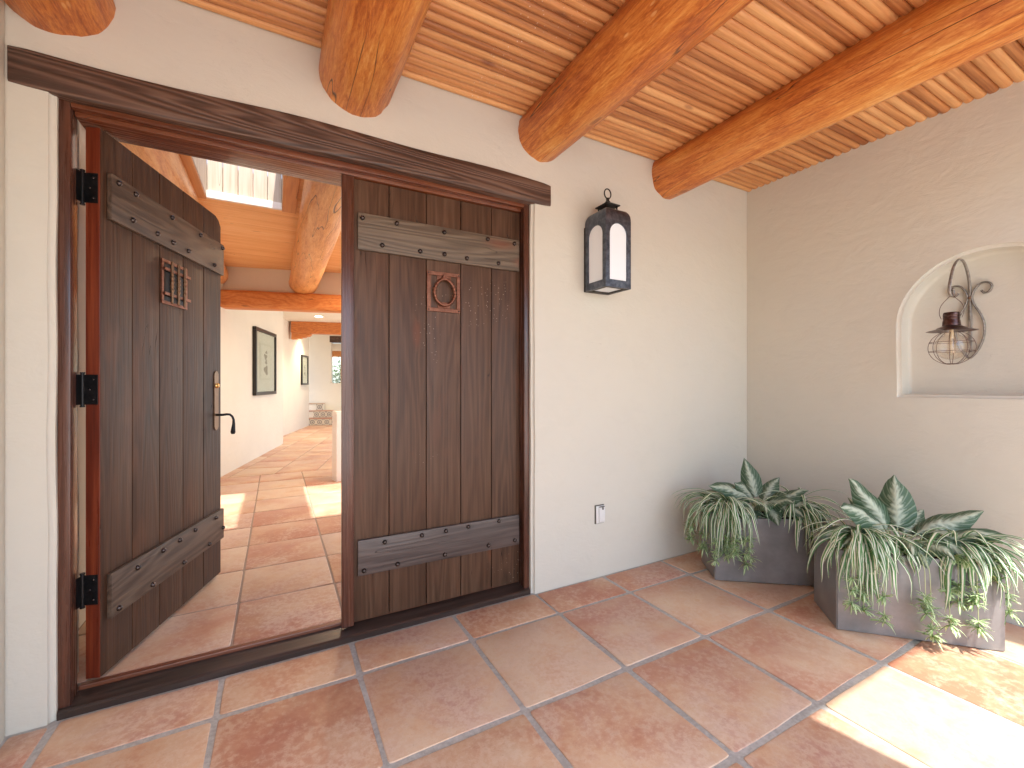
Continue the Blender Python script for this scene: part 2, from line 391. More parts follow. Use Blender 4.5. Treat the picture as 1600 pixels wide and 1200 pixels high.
def box(bm, x0, x1, y0, y1, z0, z1, bev=0.0, seg=1, mx=None):
    r = bmesh.ops.create_cube(bm, size=1.0); v = r['verts']
    M = Matrix.Translation(((x0+x1)/2, (y0+y1)/2, (z0+z1)/2)) @ Matrix.Diagonal((abs(x1-x0), abs(y1-y0), abs(z1-z0), 1))
    if mx is not None: M = mx @ M
    bmesh.ops.transform(bm, matrix=M, verts=v)
    if bev:
        es = list({e for q in v for e in q.link_edges})
        bmesh.ops.bevel(bm, geom=es, offset=bev, segments=seg, affect='EDGES', profile=.6)
    return bm
def tube(bm, pts, rad, n=8, caps=True, flat=None, twist=0.0):
    """sweep a circle (or flat bar: flat=(a,b)) along pts; rad number or list"""
    pts = [Vector(p) for p in pts]; N = len(pts); rings = []
    t0 = (pts[1]-pts[0]).normalized()
    up = Vector((0, 0, 1)) if abs(t0.z) < .9 else Vector((1, 0, 0))
    u = t0.cross(up).normalized()
    for i, p in enumerate(pts):
        t = (pts[min(i+1, N-1)]-pts[max(i-1, 0)]).normalized()
        u = (u - t*u.dot(t)).normalized(); w = t.cross(u)
        r = rad[i] if isinstance(rad, (list, tuple)) else rad
        ring = []
        for k in range(n):
            a = 2*PI*k/n + twist*i
            if flat: q = p + u*math.cos(a)*flat[0]*r + w*math.sin(a)*flat[1]*r
            else: q = p + u*math.cos(a)*r + w*math.sin(a)*r
            ring.append(bm.verts.new(q))
        rings.append(ring)
    for i in range(N-1):
        for k in range(n):
            bm.faces.new((rings[i][k], rings[i][(k+1) % n], rings[i+1][(k+1) % n], rings[i+1][k]))
    if caps: bm.faces.new(rings[0][::-1]); bm.faces.new(rings[-1])
    return bm
def lathe(bm, prof, c, n=24, axis='z'):
    rings = []
    for r, h in prof:
        ring = []
        for k in range(n):
            a = 2*PI*k/n
            if axis == 'z': q = (c[0]+r*math.cos(a), c[1]+r*math.sin(a), c[2]+h)
            elif axis == 'y': q = (c[0]+r*math.cos(a), c[1]+h, c[2]+r*math.sin(a))
            else: q = (c[0]+h, c[1]+r*math.cos(a), c[2]+r*math.sin(a))
            ring.append(bm.verts.new(q))
        rings.append(ring)
    for i in range(len(rings)-1):
        for k in range(n):
            bm.faces.new((rings[i][k], rings[i][(k+1) % n], rings[i+1][(k+1) % n], rings[i+1][k]))
    bmesh.ops.remove_doubles(bm, verts=[v for ring in rings for v in ring], dist=1e-6)
    bmesh.ops.recalc_face_normals(bm, faces=bm.faces[:])
    return bm
def prism(bm, poly, f, d0, d1):
    """poly in 2D, f(u,v,d)->xyz"""
    a = [bm.verts.new(f(u, v, d0)) for u, v in poly]; b = [bm.verts.new(f(u, v, d1)) for u, v in poly]
    n = len(poly); bm.faces.new(a); bm.faces.new(b[::-1])
    for i in range(n): bm.faces.new((a[i], b[i], b[(i+1) % n], a[(i+1) % n]))
    bmesh.ops.recalc_face_normals(bm, faces=bm.faces[:])
    return bm
def densify(loop, step, wob=0.0, seed=0.0):
    out = []
    n = len(loop)
    for i in range(n):
        a = Vector(loop[i]); b = Vector(loop[(i+1) % n]); L = (b-a).length; k = max(1, int(L/step))
        for j in range(k):
            p = a.lerp(b, j/k)
            if wob:
                q = Vector((p.x*3+seed, p.y*3, seed)); p = p + Vector((mnoise.noise(q), mnoise.noise(q+Vector((9, 5, 2)))))*wob
            out.append((p.x, p.y))
    return out
def inset(loop, d):
    """move ccw loop inwards by d (negative: outwards)"""
    n = len(loop); out = []
    for i in range(n):
        p0, p1, p2 = Vector(loop[i-1]), Vector(loop[i]), Vector(loop[(i+1) % n])
        e1 = (p1-p0).normalized(); e2 = (p2-p1).normalized()
        n1 = Vector((-e1.y, e1.x)); n2 = Vector((-e2.y, e2.x)); m = (n1+n2)
        m = m/max(.3, m.length_squared)*2 if m.length > 1e-6 else n1
        q = p1 + m*d; out.append((q.x, q.y))
    return out
def wall_hole(bm, outer, hole, f, thick, r=.03, depth=None, grow=False):
    """solid wall: outer loop with one hole (ccw loops), rounded front arris radius r.
       depth None -> hole goes through; else a niche with a back face"""
    # front
    def tess(lo, ho, d, flip):
        vv = [bm.verts.new(f(u, v, d)) for u, v in lo] + [bm.verts.new(f(u, v, d)) for u, v in ho]
        tri = tessellate_polygon([[Vector((u, v, 0)) for u, v in lo], [Vector((u, v, 0)) for u, v in ho]])
        for t in tri:
            try: bm.faces.new([vv[i] for i in (t if not flip else t[::-1])])
            except ValueError: pass
        return vv[:len(lo)], vv[len(lo):]
    if grow: hole = inset(hole, -r)
    fo, fh = tess(outer, hole, 0, False)
    prev = fh; n = len(hole)
    for k in range(1, 6):
        a = k/5*PI/2
        lp = inset(hole, r*(1-math.cos(a)) if False else r*math.sin(a)*0 + r*(1-math.cos(a)))
        cur = [bm.verts.new(f(u, v, r*math.sin(a))) for u, v in lp]
        for i in range(n): bm.faces.new((prev[i], prev[(i+1) % n], cur[(i+1) % n], cur[i]))
        prev = cur; last = lp
    D = depth if depth is not None else thick
    if depth is not None:
        rr = .022
        cur = [bm.verts.new(f(u, v, D-rr)) for u, v in last]
        for i in range(n): bm.faces.new((prev[i], prev[(i+1) % n], cur[(i+1) % n], cur[i]))
        prev = cur
        for k in range(1, 5):
            a = k/4*PI/2; lp = inset(last, rr*(1-math.cos(a)))
            cur = [bm.verts.new(f(u, v, D-rr+rr*math.sin(a))) for u, v in lp]
            for i in range(n): bm.faces.new((prev[i], prev[(i+1) % n], cur[(i+1) % n], cur[i]))
            prev = cur
        bm.faces.new(prev)
        bo = [bm.verts.new(f(u, v, thick)) for u, v in outer]; bm.faces.new(bo)
    else:
        bo, bh = tess(outer, last, D, True)
        for i in range(n): bm.faces.new((prev[i], prev[(i+1) % n], bh[(i+1) % n], bh[i]))
    m = len(outer)
    for i in range(m): bm.faces.new((fo[i], bo[i], bo[(i+1) % m], fo[(i+1) % m]))
    bmesh.ops.recalc_face_normals(bm, faces=bm.faces[:])
    return bm

def clip(poly, a, b, c):
    """keep a*x+b*y<=c"""
    out = []
    for i in range(len(poly)):
        p, q = poly[i], poly[(i+1) % len(poly)]
        dp = a*p[0]+b*p[1]-c; dq = a*q[0]+b*q[1]-c
        if dp <= 0: out.append(p)
        if (dp < 0 < dq) or (dq < 0 < dp):
            t = dp/(dp-dq); out.append((p[0]+(q[0]-p[0])*t, p[1]+(q[1]-p[1])*t))
    return out
def area(poly): return .5*sum(poly[i-1][0]*poly[i][1]-poly[i][0]*poly[i-1][1] for i in range(len(poly)))
def chamfer(poly, r):
    out = []
    n = len(poly)
    for i in range(n):
        p = Vector(poly[i]); a = Vector(poly[i-1])-p; b = Vector(poly[(i+1) % n])-p
        ra = min(r, a.length*.3); rb = min(r, b.length*.3)
        pa = p+a.normalized()*ra; pb = p+b.normalized()*rb
        m = (pa+pb)*.5*.45 + p*.55
        out += [tuple(pa), tuple(m), tuple(pb)]
    return out
def tile_obj(name, poly, z, mat, parent, wob, gap, edge=.004, high=.0):
    if len(poly) < 3 or abs(area(poly)) < .004: return None
    if area(poly) < 0: poly = poly[::-1]
    seed = random.random()*50
    p = inset(poly, gap); p = chamfer(p, .016)
    p = densify(p, .11, wob, seed)
    bm = B(); cx = sum(q[0] for q in p)/len(p); cy = sum(q[1] for q in p)/len(p)
    tilt = (random.uniform(-1, 1)*.0016, random.uniform(-1, 1)*.0016)
    def zz(q): return z+high+tilt[0]*(q[0]-cx)/.3+tilt[1]*(q[1]-cy)/.3
    rings = []
    for d, dz in ((0, -.013), (0.0, -edge*.9), (edge*.45, -edge*.3), (edge*1.5, 0)):
        lp = inset(p, d) if d else p
        rings.append([bm.verts.new((q[0]-cx, q[1]-cy, zz(q)+dz-z)) for q in lp])
    n = len(p)
    for i in range(len(rings)-1):
        for k in range(n): bm.faces.new((rings[i][k], rings[i][(k+1) % n], rings[i+1][(k+1) % n], rings[i+1][k]))
    bm.faces.new(rings[-1])
    o = obj(name, bm, mat, parent, True, 60)
    o.location = (cx, cy, z)
    return o

# ================================================================== SETTING
# constants (metres)
YW, XB, XC, ZC = 2.486, 3.785, -0.943, 3.14      # door wall, right wall, left wall, ceiling
ZI, ZCI = 0.06, 3.10                             # interior floor and ceiling

bm = B(); s = 900
vv = [bm.verts.new(p) for p in ((-s, -s, -.14), (s, -s, -.14), (s, s, -.14), (-s, s, -.14))]; bm.faces.new(vv)
structure(obj('ground', bm, MT['ground']), 'dry earth ground around the house', 'ground')
structure(obj('side_bounce_paving', box(B(), 3.88, 14, 2.76, 19, -.13, -.02), MT['paving']), 'unseen pale paving added beside the house to bounce sunlight indoors', 'bounce_paving')  # unseen slab added to bounce sun into the entry room
structure(obj('bounce_paving', box(B(), -9, 12, -14, -.62, -.13, -.03), MT['paving']), 'unseen pale paving added in front of the porch to bounce sunlight into it', 'bounce_paving')  # unseen slab added to bounce sun up under the porch

# porch floor: grout bed + tiles
pf = obj('porch_floor', box(B(), XC-.1, XB+.1, -.62, YW+.12, -.2, -.0045), MT['grout'])
structure(pf, 'grey grout bed under the terracotta porch tiles', 'floor')
XL = [XC, -.80, -.222, .357, .940, 1.518, 2.090, 2.675, 3.262, XB-.004]
YL = [-.60, -.125, .458, 1.040, 1.617, 2.198, 2.500]
for i in range(len(XL)-1):
    for j in range(len(YL)-1):
        x0, x1, y0, y1 = XL[i], XL[i+1], YL[j], YL[j+1]
        if j == len(YL)-2:
            y1 = 2.492 if x0 < 1.49 and i > 0 else YW-.004
            if i == 5-0 and False: pass
        poly = [(x0, y0), (x1, y0), (x1, y1), (x0, y1)]
        tile_obj('tile', poly, 0.0, MT['tile'], pf, .0085, .0125 + (.004 if j in (2, 3) else 0)*.6, .0026, random.uniform(-.0012, .0008))

# door wall with opening
def fA(u, v, d): return (u, YW+d, v)
outer = [(-1.15, -.12), (4.23, -.12), (4.23, 3.62), (-1.15, 3.62)]
hole = [(-.806, -.06), (1.498, -.06), (1.498, 2.64), (-.806, 2.64)]
hole = densify(hole, .09, .005, 3.1)
w = obj('front_wall', wall_hole(B(), outer, hole, fA, .255, .020, grow=True), MT['plaster'], smooth=40)
structure(w, 'cream plaster wall around the double doors', 'wall')

# right wall with arched niche
ncy, nhw, nzb, nzt = .948, .447, 1.306, 2.236
arch = []
ry = .43
for k in range(25):
    a = PI*k/24; arch.append((ncy+nhw*math.cos(a), nzt-ry+ry*math.sin(a)))
loop = [(ncy-nhw, nzb), (ncy+nhw, nzb)] + arch
loop = densify(loop, .07, .006, 8.2)
def fB(u, v, d): return (XB+d, u, v)
outer = [(-.62, -.12), (YW-.002, -.12), (YW-.002, 3.62), (-.62, 3.62)]
w = obj('side_wall', wall_hole(B(), outer, loop, fB, .45, .020, depth=.135), MT['plaster'], smooth=40)
structure(w, 'beige plaster side wall with arched niche', 'wall')
bm = box(B(), -1.40, XC, -.62, YW-.002, -.12, 3.62, .02, 3)
structure(obj('left_wall', bm, MT['plaster'], smooth=40), 'plaster wall at the left end of the porch', 'wall')
# porch pillar and header on the open side
structure(obj('porch_pillar', box(B(), 1.62, 2.215, -.39, -.13, -.12, 2.858, .03, 3), MT['plaster'], smooth=40), 'plaster pillar on the open side of the porch', 'pillar')
structure(obj('porch_header', box(B(), XC+.001, XB-.001, -.39, -.13, 2.860, 3.62, .01, 2), MT['plaster'], smooth=40), 'plaster header over the open side of the porch', 'wall')

# roof: slabs around the two skylight shafts and the two added ones
SKY = [(-.55, .05, 4.8), (.62, 1.22, 4.8), (1.80, 2.54, 6.9), (2.95, 3.62, 6.9)]; SY0 = 2.90  # last two openings are unseen, added to let more sun indoors
bm = B()
box(bm, -1.40, 4.25, -.38, SY0-.03, 3.22, 3.40)
for ya, yb, hs in ((SY0-.03, 4.83, SKY), (4.831, 6.93, SKY[2:])):
    xs = [-1.40] + [v for q in hs for v in (q[0]-.03, q[1]+.03)] + [4.25]
    for i in range(0, len(xs), 2): box(bm, xs[i], xs[i+1], ya, yb, 3.221, 3.401)
box(bm, -1.4, 4.25, 6.931, 18.2, 3.22, 3.40)
structure(obj('roof', bm, MT['roof']), 'flat roof over porch and house', 'roof')

# porch ceiling: half-round ribs
pc = obj('porch_ceiling', box(B(), XC, XB, -.40, YW, ZC+.028, ZC+.05), MT['rib'])
structure(pc, 'ribbed wooden porch ceiling of half-round boards', 'ceiling')
def rib_mesh(x0, x1, w, h, step=.5, n=6, seed=0):
    bm = B(); nx = max(1, int((x1-x0)/step)); rows = []
    for i in range(nx+1):
        x = x0+(x1-x0)*i/nx; row = []
        dy = mnoise.noise(Vector((x*.9, seed*7.3, 0)))*.003; dz = mnoise.noise(Vector((x*.8, seed*3.1, 5)))*.003
        for k in range(n+1):
            a = PI*k/n; row.append(bm.verts.new((x, -w/2*math.cos(a)*.99+dy, -h*math.sin(a)**.7+dz)))
        rows.append(row)
    for i in range(nx):
        for k in range(n): bm.faces.new((rows[i][k], rows[i+1][k], rows[i+1][k+1], rows[i][k+1]))
    bmesh.ops.recalc_face_normals(bm, faces=bm.faces[:])
    for f in bm.faces:
        if f.normal.z > 0: f.normal_flip()
    return bm
y = YW-.002; k = 0
while y > -.36:
    wd = random.uniform(.049, .060)
    o = obj('board', rib_mesh(XC-.002, XB+.002, wd, .026, .35, 6, k), MT['rib'], pc, True, 60)
    o.location = (0, y-wd/2, ZC+.027+random.uniform(-.002, .002)); y -= wd; k += 1

# ---- interior shell
itf = obj('interior_floor', box(B(), -1.15, 3.86, 2.635, 17.3, -.10, ZI-.004), MT['grout_in'])
structure(itf, 'mortar bed under the interior clay tiles', 'floor')
iw = [-.950]
def itile(poly):
    poly = clip(poly, -1, 0, .948); poly = clip(poly, 1, 0, 3.69)
    if len(poly) > 2: tile_obj('tile', poly, ZI, MT['tile_in'], itf, .003, .0058, .004)
XI = [-.745+.5455*i for i in range(-1, 5)]
YI = [2.638, 3.14, 3.675, 4.205, 4.735, 5.265, 5.79, 6.31, 6.83, 7.35]
for i in range(len(XI)-1):
    for j in range(len(YI)-1): itile([(XI[i], YI[j]), (XI[i+1], YI[j]), (XI[i+1], YI[j+1]), (XI[i], YI[j+1])])
HD = Vector((.262, .965)).normalized(); HE = Vector((HD.y, -HD.x))
P0 = Vector((-.682, 7.527))
for a in range(-4, 8):
    for b2 in range(-1, 17):
        q = [P0 + HE*(a*.56+.12) + HD*(b2*.56), P0 + HE*((a+1)*.56+.12) + HD*(b2*.56), P0 + HE*((a+1)*.56+.12) + HD*((b2+1)*.56), P0 + HE*(a*.56+.12) + HD*((b2+1)*.56)]
        poly = clip([tuple(v) for v in q], 0, -1, -7.352); poly = clip(poly, 0, 1, 16.4) if len(poly) > 2 else poly
        if len(poly) > 2: poly = clip(poly, 1, 0, 3.6)
        if len(poly) > 2: itile(poly)

def slab_wall(name, p, q, z0, z1, th, mat, label, cat='wall'):
    """wall whose visible face runs p->q, thickness to the left of p->q"""
    p, q = Vector(p), Vector(q); d = (q-p).normalized(); n = Vector((-d.y, d.x))
    L = (q-p).length
    mx = Matrix(((d.x, n.x, 0, p.x), (d.y, n.y, 0, p.y), (0, 0, 1, 0), (0, 0, 0, 1)))
    o = obj(name, box(B(), 0, L, 0, th, z0, z1, .012, 2, mx), mat, smooth=40)
    return structure(o, label, cat)
slab_wall('entry_wall', (-.95, 2.743), (-.95, 6.40), .0, 3.2, .2, MT['plaster_in'], 'cream interior wall left of the entry, behind the open door')
slab_wall('picture_wall', (-.949, 6.42), (.144, 10.93), .0, 3.2, .25, MT['plaster_in'], 'cream angled hall wall carrying the near framed print')
slab_wall('hall_wall', (-.36, 10.72), (.93, 15.28), .0, 3.2, .3, MT['plaster_in'], 'warm lit hall wall carrying the far framed print')
# far wall with window opening
BC = Vector((1.158, 16.17)); BD = Vector((.97, -.24)).normalized(); BN = Vector((.24, .97)).normalized()
def fF(u, v, d): q = BC+BD*u+BN*d; return (q.x, q.y, v)
hole = [(.50, 1.39), (1.62, 1.39), (1.62, 3.0), (.50, 3.0)]
w = obj('far_wall', wall_hole(B(), [(-2.2, 0), (4.2, 0), (4.2, 3.2), (-2.2, 3.2)], densify(hole, .2), fF, .35, .02), MT['plaster_in'], smooth=40)
structure(w, 'pale far wall with a window above the tiled steps', 'wall')
# right side of the entry room: unseen wall, its tall openings shaped to let daylight in
bm = B()
for a, b2 in ((2.743, 2.95), (5.2, 5.4), (7.5, 7.7), (9.8, 10.0), (12.2, 12.4), (14.8, 17.0)): box(bm, 3.7, 3.86, a, b2, 0, 3.2)
box(bm, 3.701, 3.859, 2.743, 17.0, 2.95, 3.199)
structure(obj('daylight_wall', bm, MT['plaster_in']), 'unseen interior wall with tall open gaps, shaped to let daylight in', 'wall')
# hall ceiling (plaster) behind the log beam
W1 = Vector((-.72, 7.545)); WD = Vector((.97, -.243)).normalized(); WN = Vector((.243, .97)).normalized()
def mframe(p, d, n): return Matrix(((d.x, n.x, 0, p.x), (d.y, n.y, 0, p.y), (0, 0, 1, 0), (0, 0, 0, 1)))
MW = mframe(W1, WD, WN)
hc = obj('hall_ceiling', box(B(), -1.5, 4.7, .20, 10.4, 3.055, 3.095, 0, 1, MW), MT['plaster_in'])
structure(hc, 'white plaster ceiling of the hallway', 'ceiling')
structure(obj('beam_wall', box(B(), -.05, 4.5, .03, .19, 2.60, 3.15, .01, 2, MW), MT['plaster_in'], smooth=40), 'white plaster strip above the interior log beam', 'wall')

# interior board ceiling
ic = obj('interior_ceiling', box(B(), -.95, 3.7, 2.743, 2.85, ZCI+.012, ZCI+.03), MT['rib_in'])
structure(ic, 'orange pine board ceiling of the entry room', 'ceiling')
def flat_board(x0, x1, w, t=.014):
    return box(B(), x0, x1, -w/2+.0012, w/2-.0012, 0, t, .0028, 1)
y = 2.75; bw = .066
while y < 7.66:
    segs = [(-.949, 3.699)]
    if y+bw > SY0-.02:
        xs = [-.949]+[v for q in SKY if y < q[2] for v in (q[0]-.02, q[1]+.02)]+[3.699]; segs = [(xs[i], xs[i+1]) for i in range(0, len(xs), 2)]
    for x0, x1 in segs:
        o = obj('board', flat_board(x0, x1, bw), MT['rib_in'], ic, True); o.location = (0, y+bw/2, ZCI+random.uniform(-.0008, .0008))
    y += bw
# skylights
for n, (x0, x1, SY1) in enumerate(SKY):
    lab = ['pale boarded skylight shaft with orange trim, left of the round interior beam', 'skylight shaft just right of the round interior beam, above the sun patch', 'third skylight shaft from the left, unseen, added to brighten the entry room', 'rightmost skylight shaft, unseen, added to brighten the entry room'][n]
    t = thing('skylight', lab, 'skylight', ((x0+x1)/2, (SY0+SY1)/2, ZCI), 0, 'skylights over the entry room')
    m = 5; wd = (x1-x0)/m
    for i in range(m):
        obj('shaft_board', box(B(), x0+i*wd+.0015, x0+(i+1)*wd-.0015, SY1, SY1+.02, ZCI-.004, 3.92, .003), MT['pale_board'], t)
        obj('shaft_board', box(B(), x0+i*wd+.0015, x0+(i+1)*wd-.0015, SY0-.02, SY0, ZCI-.004, 3.92, .003), MT['pale_board'], t)
    m2 = round((SY1-SY0)/.158); wd = (SY1-SY0)/m2
    for i in range(m2):
        for xx in (x0-.02, x1):
            obj('shaft_board', box(B(), xx, xx+.02, SY0+i*wd+.0015, SY0+(i+1)*wd-.0015, ZCI-.004, 3.92, .003), MT['pale_board'], t)
    tw = .125
    for nm, bb, mm in (('trim', (x0-tw, x0-.004, SY0-tw, SY1+.02, ZCI-.024, ZCI-.003), MT['trim_in']), ('trim', (x1+.004, x1+tw, SY0-tw, SY1+.02, ZCI-.024, ZCI-.003), MT['trim_in'])):
        obj(nm, box(B(), *bb, .003), mm, t)
    obj('trim', box(B(), x0-.002, x1+.002, SY0-tw, SY0-.004, ZCI-.024, ZCI-.003, .003), MT['beam_in'], t)
    obj('sill_trim', box(B(), x0-.002, x1+.002, SY1-.03, SY1-.002, ZCI-.022, ZCI+.045, .003), MT['white_trim'], t)

# ================================================================== LOG BEAMS
def log(cx, cz, r0, r1, y0, y1, seed, cap=False):
    bm = B(); N = 56; S = max(20, int((y1-y0)/.06)); rings = []
    for i in range(S+1):
        t = i/S; yy = y0+(y1-y0)*t; r = r0+(r1-r0)*t
        ox = mnoise.noise(Vector((yy*.5, seed*5.1, 0)))*.012; oz = mnoise.noise(Vector((yy*.5, seed*9.7, 3)))*.008
        ring = []
        for k in range(N):
            a = 2*PI*k/N
            d = mnoise.noise(Vector((math.cos(a)*1.5+seed*3, math.sin(a)*1.5, yy*1.1)))*.011
            d += mnoise.noise(Vector((math.cos(a)*5+seed*3, math.sin(a)*5, yy*2.6)))*.0045
            d += mnoise.noise(Vector((math.cos(a)*14+seed, math.sin(a)*14, yy*6)))*.0015
            ring.append(bm.verts.new(((cx-0)+ox+(r+d)*math.cos(a), yy, cz+oz+(r+d)*math.sin(a))))
        rings.append(ring)
    for i in range(S):
        for k in range(N): bm.faces.new((rings[i][k], rings[i][(k+1) % N], rings[i+1][(k+1) % N], rings[i+1][k]))
    bm.faces.new(rings[0]); bm.faces.new(rings[-1])
    bmesh.ops.recalc_face_normals(bm, faces=bm.faces[:])
    return bm
VIG = [(-.795, 3.028, .182, .196), (.385, 3.035, .183, .196), (1.553, 3.052, .166, .182), (2.752, 3.045, .165, .176)]
LB = ['round peeled log ceiling beam in the upper left corner of the porch', 'round log ceiling beam directly above the gap between the doors',
      'round log ceiling beam above the right end of the dark lintel', 'long round log ceiling beam right of the wall lantern, nearest the side wall']
for i, (x, z, r1, r0) in enumerate(VIG):
    o = obj('log_beam', log(x, z, r0, r1, -.36, YW+.05, i+1.3), MT['log'], smooth=180)
    tag(o, LB[i], 'beam', 'log beams across the porch ceiling')
IL = ['large pale orange log beam seen above the open door', 'orange round log beam inside, right of the skylight', 'interior log beam hidden behind the closed door', 'interior log beam at the right of the entry room']
for i, (x, z, r1, r0) in enumerate([(-.80, 2.985, .19, .2), (.375, 2.925, .198, .185), (1.55, 2.98, .19, .19), (2.75, 2.98, .19, .19)]):
    yend = 7.545 - (x+.72)*.25 + .12
    o = obj('interior_log_beam', log(x, z, r0, r1, 2.70, yend, i+7.7), MT['log_in'], smooth=180)
    tag(o, IL[i], 'beam', 'log beams inside the entry room')

def hewn(bm, x0, x1, y0, y1, z0, z1, seed, wob, step=.06, mx=None, wavy=None, rad=.015):
    """beam along x, wavering arrises, rounded section"""
    n = max(6, int((x1-x0)/step)); sec = []
    hy, hz = (y1-y0)/2, (z1-z0)/2
    for cyy, czz, a0 in ((1, 1, 0), (-1, 1, PI/2), (-1, -1, PI), (1, -1, 1.5*PI)):
        for k in range(4):
            a = a0+PI/2*k/3; sec.append((cyy*(hy-rad)+rad*math.cos(a), czz*(hz-rad)+rad*math.sin(a)))
    # subdivide faces of the section
    full = []
    for i in range(len(sec)):
        a, b2 = sec[i], sec[(i+1) % len(sec)]; L = math.dist(a, b2); m = max(1, int(L/.03))
        for j in range(m): full.append((a[0]+(b2[0]-a[0])*j/m, a[1]+(b2[1]-a[1])*j/m))
    rings = []
    for i in range(n+1):
        x = x0+(x1-x0)*i/n; ring = []
        e = min(x-x0, x1-x); sh = 1-max(0, .02-e)/.02*.04
        for (yy, zz) in full:
            q = Vector((x*2.2, yy*6+seed, zz*6))
            d = Vector((0, mnoise.noise(q), mnoise.noise(q+Vector((4, 8, 1)))))*wob
            dz = wavy(x, zz) if wavy else 0
            ring.append(bm.verts.new((x, (y0+y1)/2+yy*sh+d.y, (z0+z1)/2+zz*sh+d.z+dz)))
        rings.append(ring)
    N = len(full)
    for i in range(n):
        for k in range(N): bm.faces.new((rings[i][k], rings[i][(k+1) % N], rings[i+1][(k+1) % N], rings[i+1][k]))
    bm.faces.new(rings[0]); bm.faces.new(rings[-1])
    bmesh.ops.recalc_face_normals(bm, faces=bm.faces[:])
    if mx is not None: bm.transform(mx)
    return bm
def wav(x, zz):
    top = .010*math.sin(x*2.1+.6)+.006*math.sin(x*5.3+1) + .004
    bot = .004*math.sin(x*3.7) + (.006*math.exp(-((x+.72)/.1)**2)*-1)
    return top if zz > 0 else bot
o = obj('door_lintel', hewn(B(), -.938, 1.640, YW-.013, YW+.20, 2.600, 2.750, 2.2, .003, .05, None, wav, .010), MT['lintel'], smooth=50)
tag(o, 'long dark brown rough-hewn timber lintel set over both doors', 'lintel')
# rough plaster line under the lintel
o = obj('interior_crossbeam', hewn(B(), .0, 4.4, -.10, .16, 2.49, 2.748, 5.5, .008, .08, MW, None, .05), MT['beam_in'], smooth=50)
tag(o, 'orange horizontal timber beam crossing the entry room under the white strip', 'beam')
MB = mframe(Vector((.36, 13.1)), Vector((.97, -.24)).normalized(), Vector((.24, .97)).normalized())
t = thing('hall_crossbeam', 'reddish timber beam on a carved corbel, deep in the hallway', 'beam', (.36, 13.1, 2.74))
obj('beam', hewn(B(), .015, 4.5, -.1, .16, 2.745, 3.056, 6.5, .004, .2, MB, None, .012), MT['beam_in'], t, smooth=50)
cor = [(0, 2.58), (.12, 2.585), (.16, 2.61), (.22, 2.60), (.27, 2.635), (.33, 2.63), (.37, 2.665), (.43, 2.665), (.47, 2.70), (.49, 2.742), (0, 2.742)]
def fC(u, v, d): return tuple(MB @ Vector((u+.016, d, v)))
obj('corbel', prism(B(), cor, fC, -.06, .12), MT['beam_in'], t)

# ================================================================== DOOR FRAME
t = thing('door_frame', 'glossy red-brown wooden frame around the double doors with dark sill', 'door frame', (.34, 2.56, 0))
XLJ, XRJ = -.767, 1.456
def jamb(side):
    bm = B(); x = XLJ if side < 0 else XRJ
    a, b2 = (x-.040, x) if side < 0 else (x, x+.040)
    box(bm, a, b2, 2.520, 2.60, .0, 2.60, .004, 2)
    return bm
obj('jamb', jamb(-1), MT['frame'], t, smooth=40)
obj('jamb', jamb(1), MT['frame'], t, smooth=40)
obj('head', box(B(), XLJ+.001, XRJ-.001, 2.520, 2.556, 2.574, 2.605, .004, 2), MT['frame_h'], t, smooth=40)
obj('head', box(B(), XLJ+.002, XRJ-.002, 2.558, 2.735, 2.556, 2.606, .004, 2), MT['frame_h'], t, smooth=40)
sillp = [(2.497, -.006), (2.497, .022), (2.507, .030), (2.600, .046), (2.600, -.006)]
def fS(u, v, d): return (d, u, v)
obj('sill', prism(B(), sillp, fS, XLJ-.035, XRJ+.035), MT['sill'], t)
obj('sill_rail', box(B(), XLJ+.001, XRJ-.001, 2.602, 2.634, .0, .064, .006, 2), MT['sill_red'], t)

# ================================================================== DOORS
def bolt(bm, x, z, y=-.022):
    lathe(bm, [(0, -.0155), (.006, -.0145), (.011, -.0105), (.0132, -.0045), (.0136, 0)], (x, y, z), 14, 'y')
    return bm
def strap_bm(x0, x1, z0, z1, seed):
    bm = B(); box(bm, x0, x1, -.022, -.001, z0, z1, .004, 2)
    return bm
def door(root, bounds, zb, zt, mpl, straps, bolts, chamf=None):
    n = len(bounds)-1
    for i in range(n):
        g = .0022
        x0, x1 = bounds[i]+(g if i else 0), bounds[i+1]-(g if i < n-1 else 0)
        if chamf and i == n-1:
            poly = [(x0, zb), (x1, zb), (x1, zt-.055), (x1-.03, zt-.018), (x1-.075, zt), (x0, zt)]
            bm = prism(B(), poly, lambda u, v, d: (u, d, v), 0, .03)
            bmesh.ops.bevel(bm, geom=bm.edges[:], offset=.0035, segments=1, affect='EDGES')
        else: bm = box(B(), x0, x1, 0, .03, zb, zt, .0045, 2)
        obj('plank', bm, mpl, root, True, 40)
    if chamf: obj('door_edge', box(B(), bounds[0]-.0035, bounds[0]-.0006, .002, .0575, zb, zt, .0008), MT['door_edge'], root, True)
    # core behind the planks (shows in the joints, its edge is the door's edge)
    top = zt-.002 if not chamf else zt-.06
    obj('door_edge', box(B(), bounds[0]-.0005, bounds[-1]+(-.002 if chamf else .0), .0305, .058, zb, top, .002), MT['door_edge'], root, True)
    for (x0, x1, z0, z1, mm), bl in zip(straps, bolts):
        s = obj('strap', strap_bm(x0, x1, z0, z1, 0), mm, root, True, 40)
        for bx, bz in bl: obj('bolt', bolt(B(), bx, bz), MT['bolt'], s, True, 180)

